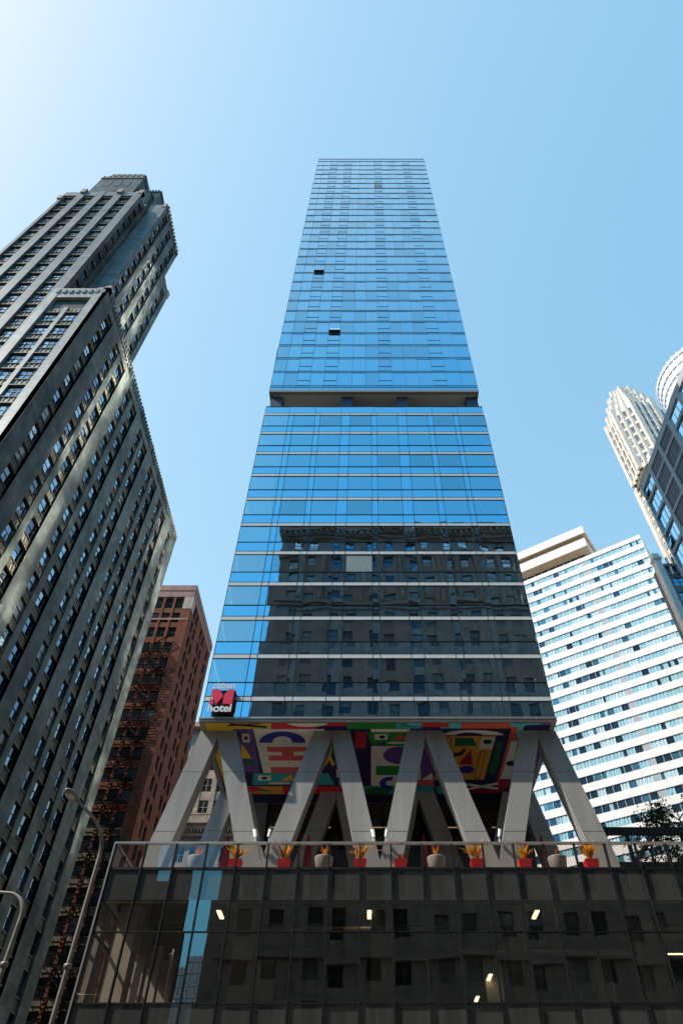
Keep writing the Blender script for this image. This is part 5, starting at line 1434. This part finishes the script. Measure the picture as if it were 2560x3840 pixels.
# ------------------------------------------------------------------ planters on the terrace
M['pot_red'] = plain("red_planter", (0.62, 0.02, 0.025), 0.35)
M['pot_stone'] = plain("stone_grey_planter", (0.33, 0.30, 0.26), 0.6)
M['leaf_orange'] = leafy("orange_leaf", (0.85, 0.36, 0.02), 0.35)
M['leaf_yellow'] = leafy("yellow_leaf", (0.85, 0.55, 0.05), 0.35)
M['leaf_red'] = leafy("dark_red_leaf", (0.35, 0.05, 0.03), 0.3)
M['soil'] = plain("soil", (0.05, 0.035, 0.025), 0.95)
def blades(mb, c, n, L, spread, mats, wd=.05, r=R):
    for i in range(n):
        a = r.uniform(0, 2 * pi); tl = r.uniform(.15, spread); l_ = L * r.uniform(.6, 1.1)
        d = Vector((cos(a), sin(a), 0)); sd_ = Vector((-sin(a), cos(a), 0))
        base = Vector(c) + d * .06
        pts = []
        for s in (0, .35, .7, 1):
            p = base + Vector((0, 0, 1)) * l_ * (s - .35 * tl * s * s) + d * l_ * tl * (s * s * .9 + s * .2)
            wv = wd * (0.5, 1.0, .8, .05)[(0, .35, .7, 1).index(s)]
            pts.append((p - sd_ * wv, p + sd_ * wv))
        m = r.choice(mats)
        for j in range(3):
            mb.face([pts[j][0], pts[j][1], pts[j + 1][1], pts[j + 1][0]], m, True)
GRP = 'planters along the glass balustrade'
FL = 13.35
def red_planter(loc, label, n, L, mats, tint=None):
    t = thing('potted_plant', label, 'planter', loc, GRP)
    x, y, z = loc
    b = MB()
    b.hexa([(x - .24, y - .2, z), (x + .24, y - .2, z), (x + .24, y + .2, z), (x - .24, y + .2, z),
            (x - .30, y - .25, z + .56), (x + .30, y - .25, z + .56), (x + .30, y + .25, z + .56), (x - .30, y + .25, z + .56)], M['pot_red'])
    b.box(x - .26, x + .26, y - .21, y + .21, z + .555, z + .57, M['soil'])
    b.build('planter', t)
    f = MB(); blades(f, (x, y, z + .56), int(n * 1.6), L * 1.25, .85, mats, .05)
    f.build('foliage', t)
    return t
O, Y_, D_ = M['leaf_orange'], M['leaf_yellow'], M['leaf_red']
red = [(-6.06, 'red planter with a bushy orange plant left of the first column valley', 30, .62, (O, Y_)),
       (-3.84, 'red planter with a thin dark orange plant between the second and third slanted columns', 10, .75, (O, D_, D_)),
       (-0.39, 'red planter with a full orange plant at the foot of the fourth slanted column', 34, .62, (O, Y_)),
       (1.46, 'bare red planter with hardly any leaves right of the middle column valley', 4, .35, (D_,)),
       (4.95, 'red planter with the largest orange and white plant before the sixth slanted column', 38, .66, (O, Y_)),
       (7.12, 'red planter with a small orange plant right of the third column valley', 16, .55, (O, Y_)),
       (10.15, 'red planter with a tall yellow and orange plant at the foot of the rightmost column', 32, .72, (O, Y_))]
for x, lab, n, L, mats in red:
    red_planter((x, 32.15, FL), lab, n, L, mats)
def round_planter(loc, label, n):
    t = thing('round_planter', label, 'planter', loc, 'round grey planters on the terrace')
    x, y, z = loc
    b = MB(); b.lathe(x, y, [(.32, z), (.43, z + .80), (.43, z + .85), (.39, z + .85), (.38, z + .77)], M['pot_stone'], 28)
    b.build('planter', t)
    f = MB(); blades(f, (x, y, z + .8), n, .75, .45, (D_, O, D_, O), .04)
    f.build('foliage', t)
for x, lab, n in ((-7.95, 'round grey planter with reddish leaves left of all the red planters', 12), (-2.07, 'round grey planter with orange leaves under the second apex', 14),
                  (3.15, 'round grey planter with orange leaves under the third apex', 14), (8.75, 'round grey planter nearly bare, rightmost of the round ones', 5)):
    round_planter((x, 32.6, FL), lab, n)

# ------------------------------------------------------------------ folded parasols, floodlights
M['canvas_red'] = plain("red_canvas", (0.35, 0.012, 0.02), 0.8)
for x, lab in ((-7.45, 'folded red parasol behind the leftmost pair of columns'), (-3.16, 'folded red parasol in the dark opening under the second apex'),
               (2.92, 'folded red parasol in the dark opening under the third apex'), (9.15, 'folded red parasol behind the rightmost pair of columns')):
    t = thing('parasol', lab, 'parasol', (x, 36.4, FL), 'folded red parasols on the terrace')
    p = MB(); p.tube([(x, 36.4, FL), (x, 36.4, 16.75)], .025, M['white_metal'], 8); p.lathe(x, 36.4, [(.3, FL), (.3, FL + .08), (.05, FL + .1)], M['black'], 16); p.build('pole', t)
    cpy = MB(); 
    prof = [(.05, 14.9), (.24, 15.0), (.22, 15.5), (.15, 16.2), (.05, 16.75), (.015, 16.85)]
    cpy.lathe(x, 36.4, prof, M['canvas_red'], 9, smooth=False); cpy.build('folded_canopy', t)
for x, s, lab in ((-5.72, -1, 'small white floodlight left of the first column valley'), (-5.02, 1, 'small white floodlight right of the first column valley'),
                  (.25, -1, 'small white floodlight left of the middle column valley'), (.90, 1, 'small white floodlight right of the middle column valley'),
                  (6.62, 1, 'small white floodlight on the column right of the third valley')):
    t = thing('floodlight', lab, 'floodlight', (x, 34.75, 16.0), 'floodlights clamped to the columns')
    b = MB(); b.box(x - .03, x + .03, 34.7, 34.85, 15.75, 15.95, M['white_paint']); b.tube([(x, 34.72, 15.95), (x, 34.6, 16.05)], .025, M['white_paint'], 8); b.build('bracket', t)
    h = MB(); h.tube([(x - s * .02, 34.62, 16.0), (x + s * .06, 34.5, 16.32)], [.075, .10], M['white_paint'], 12); h.build('lamp_head', t)

# ------------------------------------------------------------------ right end of the terrace: pergola, wall, tree
pr = thing('pergola', 'dark steel pergola beam on posts above the right end of the terrace', 'pergola', (20, 40, FL))
b = MB(); b.box(13.4, 27, 39.9, 40.15, 18.35, 18.75, M['black'])
for q in range(5): b.box(14 + q * 2.8, 14.15 + q * 2.8, 40.15, 45, 18.45, 18.7, M['black'])
b.box(13.4, 27, 45, 45.2, 18.35, 18.75, M['black'])
b.build('beam', pr)
for x in (15.1, 18.3, 22.5):
    for y in (39.95, 45.02):
        b = MB(); b.box(x - .1, x + .1, y, y + .17, FL, 18.35, M['black']); b.build('post', pr)
b = MB(); b.box(12.6, 27, 46, 46.3, FL, 17.2, M['concrete_dark']); tag(b.build('terrace_wall'), 'dark low wall at the right end of the terrace under the pergola', 'wall')
M['leaf_green'] = leafy("green_leaf", (0.045, 0.085, 0.02), 0.3)
M['leaf_dark'] = leafy("dark_green_leaf", (0.02, 0.04, 0.012), 0.2)
M['bark'] = stone("bark", (0.07, 0.05, 0.035), var=0.3, scale=5, rough=0.95, bump=0.02)
def tree(loc, H, rad, lean, n, label):
    t = thing('terrace_tree', label, 'tree', loc, None)
    x, y, z = loc
    tr = MB()
    tips = []
    top = Vector((x + lean, y, z + H * .78))
    tr.tube([(x, y, z), (x + lean * .2, y, z + H * .3), (x + lean * .6, y + .1, z + H * .55), tuple(top)], [.14, .11, .07, .03], M['bark'], 9)
    for i in range(16):
        s = R.uniform(.3, .95)
        p0 = Vector((x + lean * s, y, z + H * .78 * s)); a = R.uniform(0, 2 * pi)
        l_ = rad * R.uniform(.5, 1.05)
        p2 = p0 + Vector((cos(a) * l_, sin(a) * l_, R.uniform(.3, 1.4)))
        pm = (p0 + p2) / 2 + Vector((0, 0, .25))
        tr.tube([tuple(p0), tuple(pm), tuple(p2)], [.045, .03, .012], M['bark'], 6)
        tips += [(pm, p2)]
    tr.build('trunk', t)
    cr = MB()
    for i in range(n):
        a, b_ = R.choice(tips)
        s = R.random()
        c = a + (b_ - a) * s + Vector((R.gauss(0, .32), R.gauss(0, .32), R.gauss(.05, .30)))
        sz = R.uniform(.06, .13)
        d = Vector((R.gauss(0, 1), R.gauss(0, 1), R.gauss(0, .6))).normalized(); e = d.cross(Vector((R.gauss(0, 1), R.gauss(0, 1), R.gauss(0, 1)))).normalized()
        m = M['leaf_green'] if R.random() < .55 else M['leaf_dark']
        cr.face([c - d * sz, c + e * sz * .5, c + d * sz, c - e * sz * .5], m)
    cr.build('crown', t)
tree((19.9, 42.4, FL), 9.6, 2.5, -.3, 5600, 'green tree on the terrace under the pergola at the right edge')
tree((17.4, 43.2, FL), 7.4, 1.3, .2, 1300, 'smaller sparse tree beside the pergola post')
